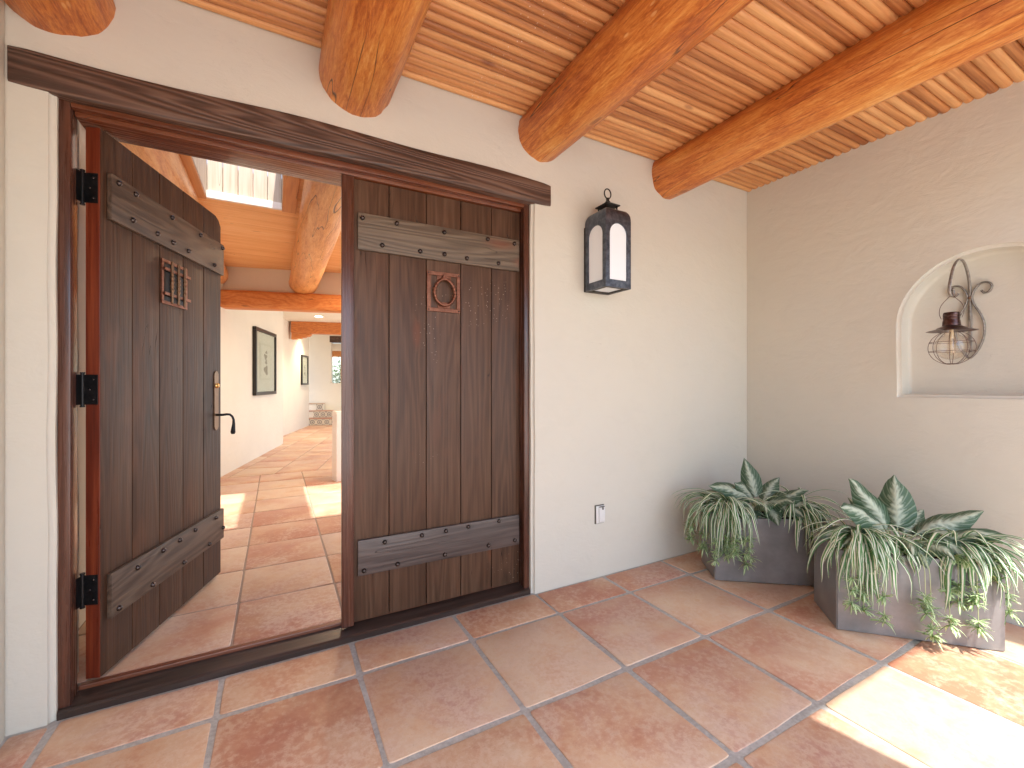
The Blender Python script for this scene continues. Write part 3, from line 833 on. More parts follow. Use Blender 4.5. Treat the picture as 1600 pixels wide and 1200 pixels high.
RX = .352
right = thing('door', 'closed right-hand plank door with copper ring knocker', 'door', (RX, 2.580, 0), 0, 'pair of plank entrance doors')
bnd = [0, .581-RX, .804-RX, 1.028-RX, 1.243-RX, 1.4545-RX]
tb = [(.428, 2.33), (.619, 2.332), (.911, 2.328), (1.205, 2.332), (1.401, 2.332), (.537, 2.192), (.759, 2.189), (.911, 2.193), (1.06, 2.189), (1.283, 2.186)]
bb = [(.551, .487), (.77, .49), (.921, .491), (1.07, .494), (1.287, .498), (.437, .345), (.624, .346), (.914, .347), (1.21, .351), (1.404, .352)]
tb = [(x-RX, z) for x, z in tb]; bb = [(x-RX, z) for x, z in bb]
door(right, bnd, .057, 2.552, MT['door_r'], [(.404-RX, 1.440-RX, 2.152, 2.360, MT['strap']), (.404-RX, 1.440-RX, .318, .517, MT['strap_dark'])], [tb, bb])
obj('astragal', box(B(), -.034, .031, -.024, -.001, .050, 2.553, .004, 2), MT['frame'], right, True, 40)
# ring knocker
kx0, kx1, kz0, kz1 = .806-RX, 1.022-RX, 1.840, 2.086
plate = B()
for q in ((kx0, kx1, kz1-.024, kz1), (kx0, kx1, kz0, kz0+.024), (kx0, kx0+.024, kz0+.0241, kz1-.0241), (kx1-.024, kx1, kz0+.0241, kz1-.0241)):
    box(plate, q[0], q[1], -.008, -.0005, q[2], q[3], .0015)
kc = (kx0+kx1)/2
box(plate, kc-.040, kc+.040, -.0075, -.0006, kz0+.0242, kz0+.062, .001)
box(plate, kc-.045, kc+.045, -.0072, -.0006, kz1-.05, kz1-.0242, .001)
kp = obj('knocker_plate', plate, MT['copper'], right, True)
pts = []; rads = []
for i in range(73):
    a = 2*PI*i/72 + PI/2
    pts.append((kc+.066*math.cos(a)*(1-.12*max(0, math.sin(a))), -.024, (kz0+kz1)/2-.002+.080*math.sin(a)))
    tw = max(0, 1-abs(abs(math.cos(a))-1)*3.4)
    rads.append(.0100+.0045*tw*math.sin(i*2.1)*(abs(math.cos(a)) > .6))
obj('knocker_ring', tube(B(), pts, rads, 10, False), MT['copper'], kp, True, 180)
kb = B(); box(kb, kc-.014, kc+.014, -.036, -.008, kz1-.052, kz1-.020, .004, 2); box(kb, kc-.016, kc+.016, -.034, -.008, kz0+.034, kz0+.052, .004, 2)
obj('knocker_clasp', kb, MT['copper'], kp, True)
nb = B()
for x, z in ((kx0+.011, kz0+.011), (kx1-.011, kz0+.011), (kx0+.011, kz1-.011), (kx1-.011, kz1-.011)): lathe(nb, [(0, -.004), (.004, -.003), (.005, 0)], (x, -.008, z), 8, 'y')
obj('nail_heads', nb, MT['bolt'], kp, True, 180)

ANG = math.atan2(.948, .319)
left = thing('door', 'open left-hand plank door with iron grille, lever handle and black hinges', 'door', (-.690, 2.600, 0), ANG, 'pair of plank entrance doors')
bndL = [0, .206, .421, .645, .875, 1.104]
tb = [(.075, 2.333), (.190, 2.331), (.49, 2.328), (.79, 2.330), (1.075, 2.335), (.20-.03, 2.196), (.36, 2.194), (.50, 2.192), (.655, 2.19), (.965, 2.19)]
bbL = [(.205, .487), (.41, .495), (.565, .496), (.73, .500), (.985, .498), (.075, .352), (.32, .35), (.61, .35), (.90, .352), (1.08, .50-.10)]
door(left, bndL, .082, 2.545, MT['door_l'], [(.032, 1.100, 2.150, 2.362, MT['strap_l']), (.032, 1.100, .325, .530, MT['strap_l'])], [tb, bbL], chamf=True)
# grille
gx0, gx1, gz0, gz1 = .426, .672, 1.840, 2.086
gb = B()
for q in ((gx0, gx1, gz1-.018, gz1), (gx0, gx1, gz0, gz0+.018), (gx0, gx0+.018, gz0+.0181, gz1-.0181), (gx1-.018, gx1, gz0+.0181, gz1-.0181)):
    box(gb, q[0], q[1], -.010, -.0005, q[2], q[3], .0015)
gp = obj('grille', gb, MT['copper'], left, True)
obj('grille_opening', box(B(), gx0+.019, gx1-.019, -.0025, -.0006, gz0+.019, gz1-.019), MT['iron'], gp, True)
for k in range(3):
    x = gx0+(gx1-gx0)*(.25+.25*k); pts = []; rd = []
    for i in range(41):
        z = gz0+.006+(gz1-gz0-.012)*i/40; pts.append((x, -.026, z)); mid = max(0, 1-abs(i-20)/9)
        rd.append(.0058+.0036*(.5+.5*math.sin(i*1.6))*(1 if mid > 0 else 0)+.001)
    obj('bar', tube(B(), pts, rd, 8), MT['bronze'], gp, True, 180)
for z in (gz0+.055, gz1-.055): obj('crossbar', box(B(), gx0+.004, gx1+.012, -.023, -.012, z-.008, z+.008, .001), MT['copper'], gp, True)
# lever handle
hx0 = 1.032; hp = [(-.028, 1.105), (-.017, 1.088), (0, 1.080), (.017, 1.088), (.028, 1.105), (.028, 1.462), (.017, 1.478), (0, 1.486), (-.017, 1.478), (-.028, 1.462)]
hpl = obj('handle_plate', prism(B(), hp, lambda u, v, d: (u+hx0, d, v), -.006, -.0005), MT['bronze'], left, True)
obj('lock_cylinder', lathe(B(), [(0, -.022), (.013, -.021), (.016, -.015), (.019, -.007)], (hx0, 0, 1.385), 20, 'y'), MT['brass'], hpl, True, 60)
lev = [(hx0, -.004, 1.185), (hx0, -.045, 1.185), (hx0+.004, -.066, 1.188), (hx0+.010, -.084, 1.186), (hx0+.014, -.098, 1.172), (hx0+.016, -.105, 1.150), (hx0+.016, -.106, 1.120), (hx0+.014, -.104, 1.090), (hx0+.012, -.103, 1.064), (hx0+.012, -.103, 1.052)]
obj('lever', tube(B(), lev, [.008, .008, .008, .0078, .0072, .0075, .0095, .0125, .0150, .0105], 12), MT['iron'], hpl, True, 180)
# hinges (on the hinge-side edge, knuckle toward the jamb)
for z in (2.272, 1.372, .478):
    hb = B()
    h = obj('hinge', box(hb, -.0065, -.0037, .008, .062, z-.067, z+.067, .001), MT['iron'], left, True)
    kn = B()
    tube(kn, [(-.006, .068, z-.072), (-.006, .068, z+.072)], .0075, 12); tube(kn, [(-.006, .068, z+.072), (-.006, .068, z+.078)], .0095, 12); tube(kn, [(-.006, .068, z-.078), (-.006, .068, z-.072)], .0095, 12)
    obj('pin', kn, MT['iron'], h, True, 40)
    sc = B()
    for dz in (-.045, 0, .045): lathe(sc, [(0, -.0025), (.004, -.002), (.005, 0)], (-.0065, .026 if dz else .040, z+dz), 8, 'x')
    obj('screws', sc, MT['bolt'], h, True, 180)
    obj('jamb_leaf', box(B(), -.052, -.010, .0665, .0695, z-.067, z+.067, .001), MT['iron'], h, True)

# ================================================================== WALL LANTERN
LX, LY, LH = 2.036, 2.361, .111
lt = thing('wall_lantern', 'square blue-black metal wall lantern with arched frosted panes and top ring', 'lantern', (LX, YW, 2.05))
zb, zs = 2.047, 2.502
body = B()
# four corner posts + bottom + dome
pw = .031
def ring_sq(s, z): return [(LX-s, LY-s, z), (LX+s, LY-s, z), (LX+s, LY+s, z), (LX-s, LY+s, z)]
prev = None
secs = [(LH, zs)]
for k in range(1, 10):
    a = PI/2*k/9; secs.append((LH-(LH-.050)*(1-math.cos(a)**.72), zs+.090*math.sin(a)**.85))
rings = [[body.verts.new(p) for p in ring_sq(s_, z_)] for s_, z_ in secs]
for i in range(len(rings)-1):
    for k in range(4): body.faces.new((rings[i][k], rings[i][(k+1) % 4], rings[i+1][(k+1) % 4], rings[i+1][k]))
body.faces.new(rings[-1]); body.faces.new(rings[0][::-1])
obj('dome', body, MT['lantern'], lt, smooth=35)
def arch_hole(half, z0, z1, n=16):
    pts = [(-half, z0), (half, z0)]
    for k in range(n+1):
        a = PI*k/n; pts.append((half*math.cos(a), z1-half*1.0+half*math.sin(a)))
    return pts
for k in range(4):
    ax = [(-1, 0), (0, -1), (1, 0), (0, 1)][k]; n = Vector((ax[0], ax[1], 0)); tdir = Vector((-n.y, n.x, 0))
    cc = Vector((LX, LY, 0)) + n*LH
    def fL(u, v, d, cc=cc, n=n, tdir=tdir): q = cc + tdir*u - n*d; return (q.x, q.y, v)
    e = LH if k % 2 else LH-.0061
    out = [(-e, zb), (e, zb), (e, zs-.0005), (-e, zs-.0005)]
    if k < 3:
        fb = wall_hole(B(), out, arch_hole(.077, zb+.048, zs-.018), fL, .006, .0035)
        f_ = obj('side_frame', fb, MT['lantern'], lt, smooth=40)
        obj('pane', prism(B(), arch_hole(.0775, zb+.0475, zs-.0175), fL, .0075, .0105), MT['frost'], f_)
    else: obj('back_plate', prism(B(), out, fL, -.012, .006), MT['lantern_dark'], lt)
bt = B()
for q in ((LX-LH+.002, LX+LH-.002, LY-LH+.002, LY-LH+.034), (LX-LH+.002, LX+LH-.002, LY+LH-.034, LY+LH-.002), (LX-LH+.002, LX-LH+.034, LY-LH+.0345, LY+LH-.0345), (LX+LH-.034, LX+LH-.002, LY-LH+.0345, LY+LH-.0345)):
    box(bt, q[0], q[1], q[2], q[3], zb+.0005, zb+.007)
obj('bottom_frame', bt, MT['lantern_dark'], lt)
obj('pane', box(B(), LX-.078, LX+.078, LY-.078, LY+.078, zb+.008, zb+.011), MT['frost'], lt)
cp = B()
for sx in (-1, 1):
    for sy in (-1, 1): box(cp, LX+sx*.044-.004, LX+sx*.044+.004, LY+sy*.044-.004, LY+sy*.044+.004, 2.588, 2.632)
rr = [[cp.verts.new(p) for p in ring_sq(s_, z_)] for s_, z_ in ((.060, 2.626), (.062, 2.633), (.014, 2.662), (.010, 2.672))]
for i in range(3):
    for k in range(4): cp.faces.new((rr[i][k], rr[i][(k+1) % 4], rr[i+1][(k+1) % 4], rr[i+1][k]))
cp.faces.new(rr[0][::-1]); cp.faces.new(rr[3])
tube(cp, [(LX, LY, 2.66), (LX, LY, 2.692)], .012, 12)
obj('cap', cp, MT['lantern_dark'], lt)
pts = [(LX+.029*math.cos(2*PI*i/32), LY, 2.722+.034*math.sin(2*PI*i/32)) for i in range(33)]
obj('ring', tube(B(), pts, .0045, 8, False), MT['lantern_dark'], lt, smooth=180)
ar = B()
obj('mount', box(B(), LX-.055, LX+.055, LY+LH+.0125, YW+.004, 2.2, 2.36, .003), MT['lantern_dark'], lt)

# ================================================================== CAGE SCONCE IN THE NICHE
SX, SYY = 3.610, 1.062; BX = XB+.135-.004
sc = thing('wall_sconce', 'scrolled iron wall sconce with wire cage lamp hanging in the arched niche', 'wall lamp', (BX, SYY, 1.8))
obj('backbar', box(B(), BX-.010, BX+.001, SYY-.008, SYY+.008, 1.60, 1.985, .002), MT['sconce'], sc)
def smoothp(ctrl, m=8):
    out = []; P = [Vector(c) for c in ctrl]; P = [P[0]*2-P[1]]+P+[P[-1]*2-P[-2]]
    for i in range(1, len(P)-2):
        for j in range(m):
            t = j/m; a, b2, c, d = P[i-1], P[i], P[i+1], P[i+2]
            out.append(.5*((2*b2)+(c-a)*t+(2*a-5*b2+4*c-d)*t*t+(3*b2-a-3*c+d)*t**3))
    out.append(P[-2]); return out
for s_ in (-1, 1):
    ct = [(.052, 1.985), (.066, 1.968), (.084, 1.972), (.096, 1.990), (.098, 2.008), (.088, 2.026), (.066, 2.034), (.040, 2.022), (.018, 1.985), (.010, 1.945), (.020, 1.900), (.045, 1.845), (.064, 1.780), (.064, 1.700), (.044, 1.625), (.012, 1.570), (.002, 1.562)]
    pts = smoothp([(BX-.012, SYY-s_*a, b2) for a, b2 in ct], 6)
    obj('scroll', tube(B(), pts, .0052, 8, True, flat=(1.75, 1.15)), MT['sconce'], sc, smooth=60)
ct = [(BX-.008, 1.80), (BX-.012, 1.95), (BX-.020, 2.04), (BX-.060, 2.12), (BX-.125, 2.168), (BX-.20, 2.165), (BX-.270, 2.115), (BX-.315, 2.04), (BX-.338, 1.975), (BX-.330, 1.942), (BX-.305, 1.932), (BX-.285, 1.945), (BX-.283, 1.965), (BX-.296, 1.975)]
pts = smoothp([(a, SYY, b2) for a, b2 in ct], 6)
obj('crook', tube(B(), pts, .0058, 8, True, flat=(1.35, .9)), MT['sconce'], sc, smooth=60)
obj('rivet', lathe(B(), [(0, -.006), (.007, -.004), (.009, 0)], (BX-.019, SYY, 1.945), 10, 'x'), MT['bronze'], sc, smooth=180)

pts = smoothp([(SX, SYY-.046, 1.795), (SX, SYY-.055, 1.83), (SX, SYY-.048, 1.875), (SX, SYY-.02, 1.915), (SX+.01, SYY, 1.936), (SX, SYY+.02, 1.915), (SX, SYY+.048, 1.875), (SX, SYY+.055, 1.83), (SX, SYY+.046, 1.795)], 5)
obj('bail', tube(B(), pts, .0016, 6), MT['cage'], sc, smooth=180)
z0 = 1.728
capb = lathe(B(), [(0, .104), (.034, .103), (.037, .098), (.0375, .088), (.0395, .086), (.0375, .083), (.0375, .073), (.0395, .070), (.0375, .067), (.0375, .055), (.040, .050), (.042, .022), (.055, .014), (.066, .010), (.070, .004), (.085, -.001), (.113, -.009), (.114, -.011), (.085, -.006), (.045, .0), (0, .004)], (SX, SYY, z0), 40)
obj('cap', capb, MT['cap'], sc, smooth=40)
GZ, GR, GV = 1.617, .104, .102
def gpos(th, ph): return (SX+GR*math.cos(ph)*math.cos(th), SYY+GR*math.cos(ph)*math.sin(th), GZ+GV*math.sin(ph))
for k in range(8):
    pts = [gpos(2*PI*k/8+.2, -PI/2+.06+(1.12+PI/2-.06)*i/20) for i in range(21)]
    obj('cage_wire', tube(B(), pts, .0016, 5), MT['cage'], sc, smooth=180)
for ph in (.33, -.22, -1.30):
    pts = [gpos(2*PI*i/40, ph) for i in range(41)]; pts = [(p[0]+(p[0]-SX)*.015, p[1]+(p[1]-SYY)*.015, p[2]) for p in pts]
    obj('cage_ring', tube(B(), pts, .0016 if ph > -1 else .0024, 5, False), MT['cage'], sc, smooth=180)
prof = [(.030, .112)]+[(.078*math.cos(a), .078*math.sin(a)+.005) for a in [1.15-i*(1.15+PI/2)/18 for i in range(19)]]
prof[-1] = (0.0001, prof[-1][1])
gl = obj('glass_globe', lathe(B(), prof, (SX, SYY, GZ), 32), MT['glass'], sc, smooth=180)
bu = obj('bulb', lathe(B(), [(.012, .07), (.014, .04), (.019, .0), (.021, -.03), (.016, -.05), (.0005, -.058)], (SX, SYY, GZ+.01), 20), MT['glass'], sc, smooth=180)
fb = B(); tube(fb, [(SX, SYY, GZ+.11), (SX, SYY, GZ+.055)], .010, 10)
for k in range(4):
    a = k*PI/2+.3; tube(fb, [(SX+.003*math.cos(a), SYY+.003*math.sin(a), GZ+.05), (SX+.009*math.cos(a), SYY+.009*math.sin(a), GZ-.03)], .0012, 4)
obj('filament', fb, MT['filament'], bu)

# ================================================================== OUTLET COVER
ot = thing('outlet_cover', 'small off-white weatherproof outlet cover low on the plaster wall', 'outlet', (2.063, YW, .45))
obj('gasket', box(B(), 2.0225, 2.1055, YW-.008, YW+.002, .3855, .5195, .002), MT['gasket'], ot)
obj('base_plate', box(B(), 2.027, 2.104, YW-.016, YW-.0082, .390, .515, .004, 2), MT['plate'], ot, smooth=40)
obj('flap', box(B(), 2.046, 2.100, YW-.026, YW-.0165, .399, .505, .006, 3), MT['plate'], ot, smooth=40)
obj('hinge_pin', tube(B(), [(2.050, YW-.022, .509), (2.096, YW-.022, .509)], .0035, 8), MT['gasket'], ot)
obj('latch', box(B(), 2.071, 2.081, YW-.031, YW-.0265, .488, .506, .001), MT['gasket'], ot)

# ================================================================== INTERIOR THINGS
def picture(P, D, s0, s1, z0, z1, label, fw, cat='picture', sketch=0):
    D = Vector(D).normalized(); N = Vector((D.y, -D.x)); P = Vector(P)
    mx = mframe(P, D, -N)   # local x along wall, y into wall
    c = P + D*(s0+s1)/2
    t = thing('framed_print', label, cat, (c.x, c.y, z0), 0, 'framed prints along the hall')
    fr = B()
    for a, b2, c_, d_ in ((s0, s1, z1-fw, z1), (s0, s1, z0, z0+fw), (s0, s0+fw, z0+fw+.0005, z1-fw-.0005), (s1-fw, s1, z0+fw+.0005, z1-fw-.0005)):
        box(fr, a, b2, -.062, -.003, c_, d_, .004, 1, mx)
    obj('frame', fr, MT['black_frame'], t)
    obj('mat_board', box(B(), s0+fw*.9, s1-fw*.9, -.030, -.022, z0+fw*.9, z1-fw*.9, 0, 1, mx), MT['mat_board'], t)
    w, h = s1-s0, z1-z0
    a0, a1, b0, b1 = s0+w*.28, s1-w*.27, z0+h*.26, z1-h*.24
    obj('inner_mat', box(B(), a0-w*.05, a1+w*.05, -.0345, -.0302, b0-h*.03, b1+h*.03, 0, 1, mx), MT['paper'], t)
    pr = obj('print', box(B(), a0, a1, -.038, -.0347, b0, b1, 0, 1, mx), MT['mat_board'], t)
    # loose figure-like charcoal strokes (flat ink on the print)
    sk = B(); cxm = (a0+a1)/2; hh = b1-b0
    def fP(u, v, d): return tuple(mx @ Vector((u, d, v)))
    for dx, zc, rx, rz, tl in ((.02, .80, .05, .06, .2), (-.02, .66, .07, .11, -.3), (.01, .50, .05, .10, .15), (0, .25, .09, .17, 0), (.03, .20, .06, .13, .1)):
        pl = []
        for i in range(14):
            a = 2*PI*i/14; rr_ = 1+.25*math.sin(a*3+zc*20); pl.append((cxm+dx*w+rx*w*math.cos(a)*rr_+tl*rz*h*.3*math.sin(a), b0+hh*zc+rz*hh*.8*math.sin(a)*rr_))
        prism(sk, pl, fP, -.0386-.0003*zc, -.0382)
    obj('sketch', sk, MT['ink'], pr)
    obj('glazing', box(B(), s0+fw, s1-fw, -.048, -.046, z0+fw, z1-fw, 0, 1, mx), MT['pane'], t)
picture((-.682, 7.527), (.236, .972), 1.36, 2.70, 1.185, 2.40, 'large black-framed vertical sketch on the near cream wall', .062)
picture((.189, 12.69), (.27, .963), 1.64, 2.42, 1.355, 2.245, 'small dark-framed print on the far warm-lit hall wall', .05)

# low wall end
t = obj('half_wall', box(B(), .0, 1.9, 0, .17, .0, 1.015, .012, 2, mframe(Vector((.727, 6.36)), Vector((.97, .24)).normalized(), Vector((-.24, .97)).normalized())), MT['white_trim'], smooth=40)
tag(t, 'low white half wall just visible beside the closed door', 'half wall')

# steps with patterned risers
st = thing('tiled_steps', 'clay steps with blue and white patterned riser tiles at the hall end', 'steps', (.93, 15.25, .06))
S0 = Vector((.915, 15.26))
MS = mframe(S0, BD, BN)
for k, (a, b2) in enumerate(((0.0, .86), (.09, .66), (.11, .34))):
    y0 = .30*k; z0_, z1_ = ZI+(.225*k if k else 0), ZI+.225*(k+1)
    obj('step', box(B(), a-.8, b2, y0+.014, .9, z0_-.002, z1_-.022, 0, 1, MS), MT['plaster_in'], st)
    obj('tread', box(B(), a-.8, b2+.01, y0-.008, y0+.32, z1_-.0215, z1_, .004, 1, MS), MT['step'], st)
    nt_ = max(1, round((b2-a)/.205)); tw = (b2-a)/nt_
    for i in range(nt_):
        u0 = a+i*tw
        r_ = obj('riser_tile', box(B(), u0+.003, u0+tw-.003, y0, y0+.0135, z0_+.004, z1_-.024, .001, 1, MS), MT['deco'], st)
        rg = B(); cz = (z0_+z1_-.02)/2; cu = u0+tw/2
        def ringp(ra, rb, m, off):
            for q in range(m):
                a0_, a1_ = 2*PI*q/m+off, 2*PI*(q+1)/m+off
                vs_ = [MS @ Vector((cu+rr2*math.cos(aa), y0-.0012, cz+rr2*math.sin(aa))) for rr2, aa in ((ra, a0_), (rb, a0_), (rb, a1_), (ra, a1_))]
                rg.faces.new([rg.verts.new(v_) for v_ in vs_])
        ringp(.052, .070, 8, PI/8); ringp(.0, .026, 4, 0.0)
        for sx in (-1, 1):
            for sz in (-1, 1):
                vs_ = [MS @ Vector((cu+sx*dx_, y0-.0013, cz+sz*dz_)) for dx_, dz_ in ((.095, .088), (.060, .088), (.095, .055))]
                rg.faces.new([rg.verts.new(v_) for v_ in vs_])
        bmesh.ops.solidify(rg, geom=rg.faces[:], thickness=.001)
        obj('motif', rg, MT['deco_blue'], r_)

# far window
fw_ = thing('hall_window', 'window with orange wooden frame and dark lintel in the far wall', 'window', tuple((BC+BD*1.06).to_3d()))
MF = mframe(BC, BD, BN)
obj('lintel', box(B(), .47, 1.65, -.02, .25, 2.80, 3.02, .01, 1, MF), MT['lintel'], fw_)
obj('header', box(B(), .525, 1.6, .20, .30, 2.32, 2.52, .004, 1, MF), MT['trim_in'], fw_)
obj('header', box(B(), .525, 1.6, .18, .30, 2.524, 2.79, .004, 1, MF), MT['plaster_in'], fw_)
for u in (.80, 1.50): obj('mullion', box(B(), u, u+.16, .20, .29, 1.41, 2.318, .004, 1, MF), MT['trim_in'], fw_)
obj('pane', box(B(), .525, .798, .24, .246, 1.41, 2.318, 0, 1, MF), MT['pane'], fw_)
obj('pane', box(B(), .962, 1.498, .24, .246, 1.41, 2.318, 0, 1, MF), MT['pane'], fw_)
# shrub outside that window
sh = thing('garden_shrub', 'sunlit green shrub seen through the far window', 'shrub', (2.6, 19.2, -.14))
obj('trunk', tube(B(), [(2.6, 19.2, -.14), (2.65, 19.25, .8), (2.55, 19.2, 1.6)], [.06, .05, .03], 7), MT['bark'], sh)
lb = B(); rn = random.Random(5)
for i in range(1500):
    c = Vector((2.6+rn.gauss(0, .42), 19.2+rn.gauss(0, .42), 1.6+rn.gauss(0, .42)))
    a = Vector((rn.uniform(-1, 1), rn.uniform(-1, 1), rn.uniform(-1, 1))).normalized()*.06; b_ = a.cross(Vector((rn.uniform(-1, 1), rn.uniform(-1, 1), 1))).normalized()*.025
    lb.faces.new([lb.verts.new(c+a), lb.verts.new(c+b_), lb.verts.new(c-a), lb.verts.new(c-b_)])
o = obj('foliage', lb, MT['leafy'], sh); o['kind'] = 'stuff'

# recessed lights in the hall; the unseen entry pair is added for brightness
for (x, y_), lab in (((.93, 11.75), 'round recessed ceiling light glowing in the hallway in front of the corbelled beam'), ((1.10, 14.0), 'recessed ceiling light hidden beyond the corbelled beam'), ((2.2, 9.2), 'recessed ceiling light in the hallway behind the closed door'), ((1.12, 6.1), 'unseen recessed light added to brighten the crossbeam and the white strip above it'), ((2.15, 5.6), 'unseen recessed light added to brighten the right side of the entry room')):
    zl = 3.05 if y_ > 7 else 3.094
    d = thing('recessed_light', lab, 'ceiling light', (x, y_, zl), 0, 'recessed hall ceiling lights')
    obj('trim_ring', lathe(B(), [(.085, .004), (.112, .002), (.115, -.004), (.090, -.006), (.085, .004)], (x, y_, zl+.002), 28), MT['white_trim'], d, smooth=60)
    obj('lamp_face', lathe(B(), [(0.0001, 0), (.086, 0)], (x, y_, zl+.0015), 28), MT['lamp_on'], d)
    L = bpy.data.lights.new('downlight', 'SPOT'); L.energy = 60 if y_ > 7 else 42; L.color = (1.0, .80, .55); L.spot_size = math.radians(120 if y_ > 7 else 165); L.spot_blend = .7; L.shadow_soft_size = .12
    lo = bpy.data.objects.new('downlight', L); COL.objects.link(lo); lo.parent = d; lo.location = (0, 0, -.02)

# ================================================================== PLANTERS AND PLANTS
def leaf_strip(bm, pts, width, wprof, cup, n=2, uvl=None, side=None):
    """ribbon along pts; n half-segments across"""
    P = [Vector(p) for p in pts]; N = len(P); rows = []
    for i in range(N):
        t = (P[min(i+1, N-1)]-P[max(i-1, 0)]).normalized()
        s = side - t*side.dot(t)
        s = s.normalized() if s.length > 1e-4 else Vector((1, 0, 0))
        nrm = s.cross(t).normalized()
        if nrm.z < 0 and abs(t.z) < .8: pass
        w = width*wprof(i/(N-1)); row = []
        for k in range(-n, n+1):
            u = k/n
            row.append((bm.verts.new(P[i] + s*u*w/2 + nrm*cup*w*(abs(u)**1.4)), (u*.5+.5, i/(N-1))))
        rows.append(row)
    for i in range(N-1):
        for k in range(2*n):
            q = (rows[i][k], rows[i][k+1], rows[i+1][k+1], rows[i+1][k])
            f = bm.faces.new([a[0] for a in q])
            for lo_, a in zip(f.loops, q): lo_[uvl].uv = a[1]
def planter(A, e, nn, L, Wd, Ht, label):
    ang = math.atan2(e[1], e[0])
    t = thing('planter', label, 'planter', (A[0], A[1], 0), ang, 'rectangular planters in the corner')
    # local frame: x along e, y along nn
    bm = B()
    o_ = [(0, 0), (L, 0), (L, Wd), (0, Wd)]
    def rg(ins, z): return [bm.verts.new((min(max(x, ins), L-ins), min(max(y_, ins), Wd-ins), z)) for x, y_ in o_]
    R = [rg(.010, .0), rg(.0, .006), rg(-.0, Ht-.012), rg(.002, Ht), rg(.024, Ht), rg(.026, Ht-.004), rg(.026, Ht-.10)]
    for i in range(len(R)-1):
        for k in range(4): bm.faces.new((R[i][k], R[i][(k+1) % 4], R[i+1][(k+1) % 4], R[i+1][k]))
    bm.faces.new(R[0][::-1]); bm.faces.new(R[-1])
    bmesh.ops.recalc_face_normals(bm, faces=bm.faces[:])
    ve = [e_ for e_ in bm.edges if abs(e_.verts[0].co.z-e_.verts[1].co.z) > .3]
    bmesh.ops.bevel(bm, geom=ve, offset=.006, segments=3, affect='EDGES')
    obj('box', bm, MT['planter'], t, True, 40)
    sb = B(); box(sb, .03, L-.03, .03, Wd-.03, Ht-.09, Ht-.03)
    s_ = obj('soil', sb, MT['soil'], t, True); s_['kind'] = 'stuff'
    return t
class Bed:
    def __init__(s, A, e, nn, L, Wd, Ht): s.A = Vector(A); s.e = Vector(e); s.n = Vector(nn); s.L = L; s.W = Wd; s.H = Ht
    def inside(s, p, m=.012):
        q = Vector((p.x, p.y))-s.A; a = q.dot(s.e); b = q.dot(s.n)
        return -m < a < s.L+m and -m < b < s.W+m
    def at(s, a, b, z): q = s.A+s.e*a+s.n*b; return Vector((q.x, q.y, z))
BEDS = [Bed((2.742, 2.041), (.8, -.6), (.6, .8), .75, .34, .45), Bed((2.802, 1.304), (.71, -.704), (.704, .71), .754, .34, .452)]
planter((2.742, 2.041), (.8, -.6), (.6, .8), .75, .34, .45, 'dark grey rectangular planter box standing in the wall corner, farther back')
planter((2.802, 1.304), (.71, -.704), (.704, .71), .754, .34, .452, 'grey rectangular planter box nearer the camera at the right, partly in sun')

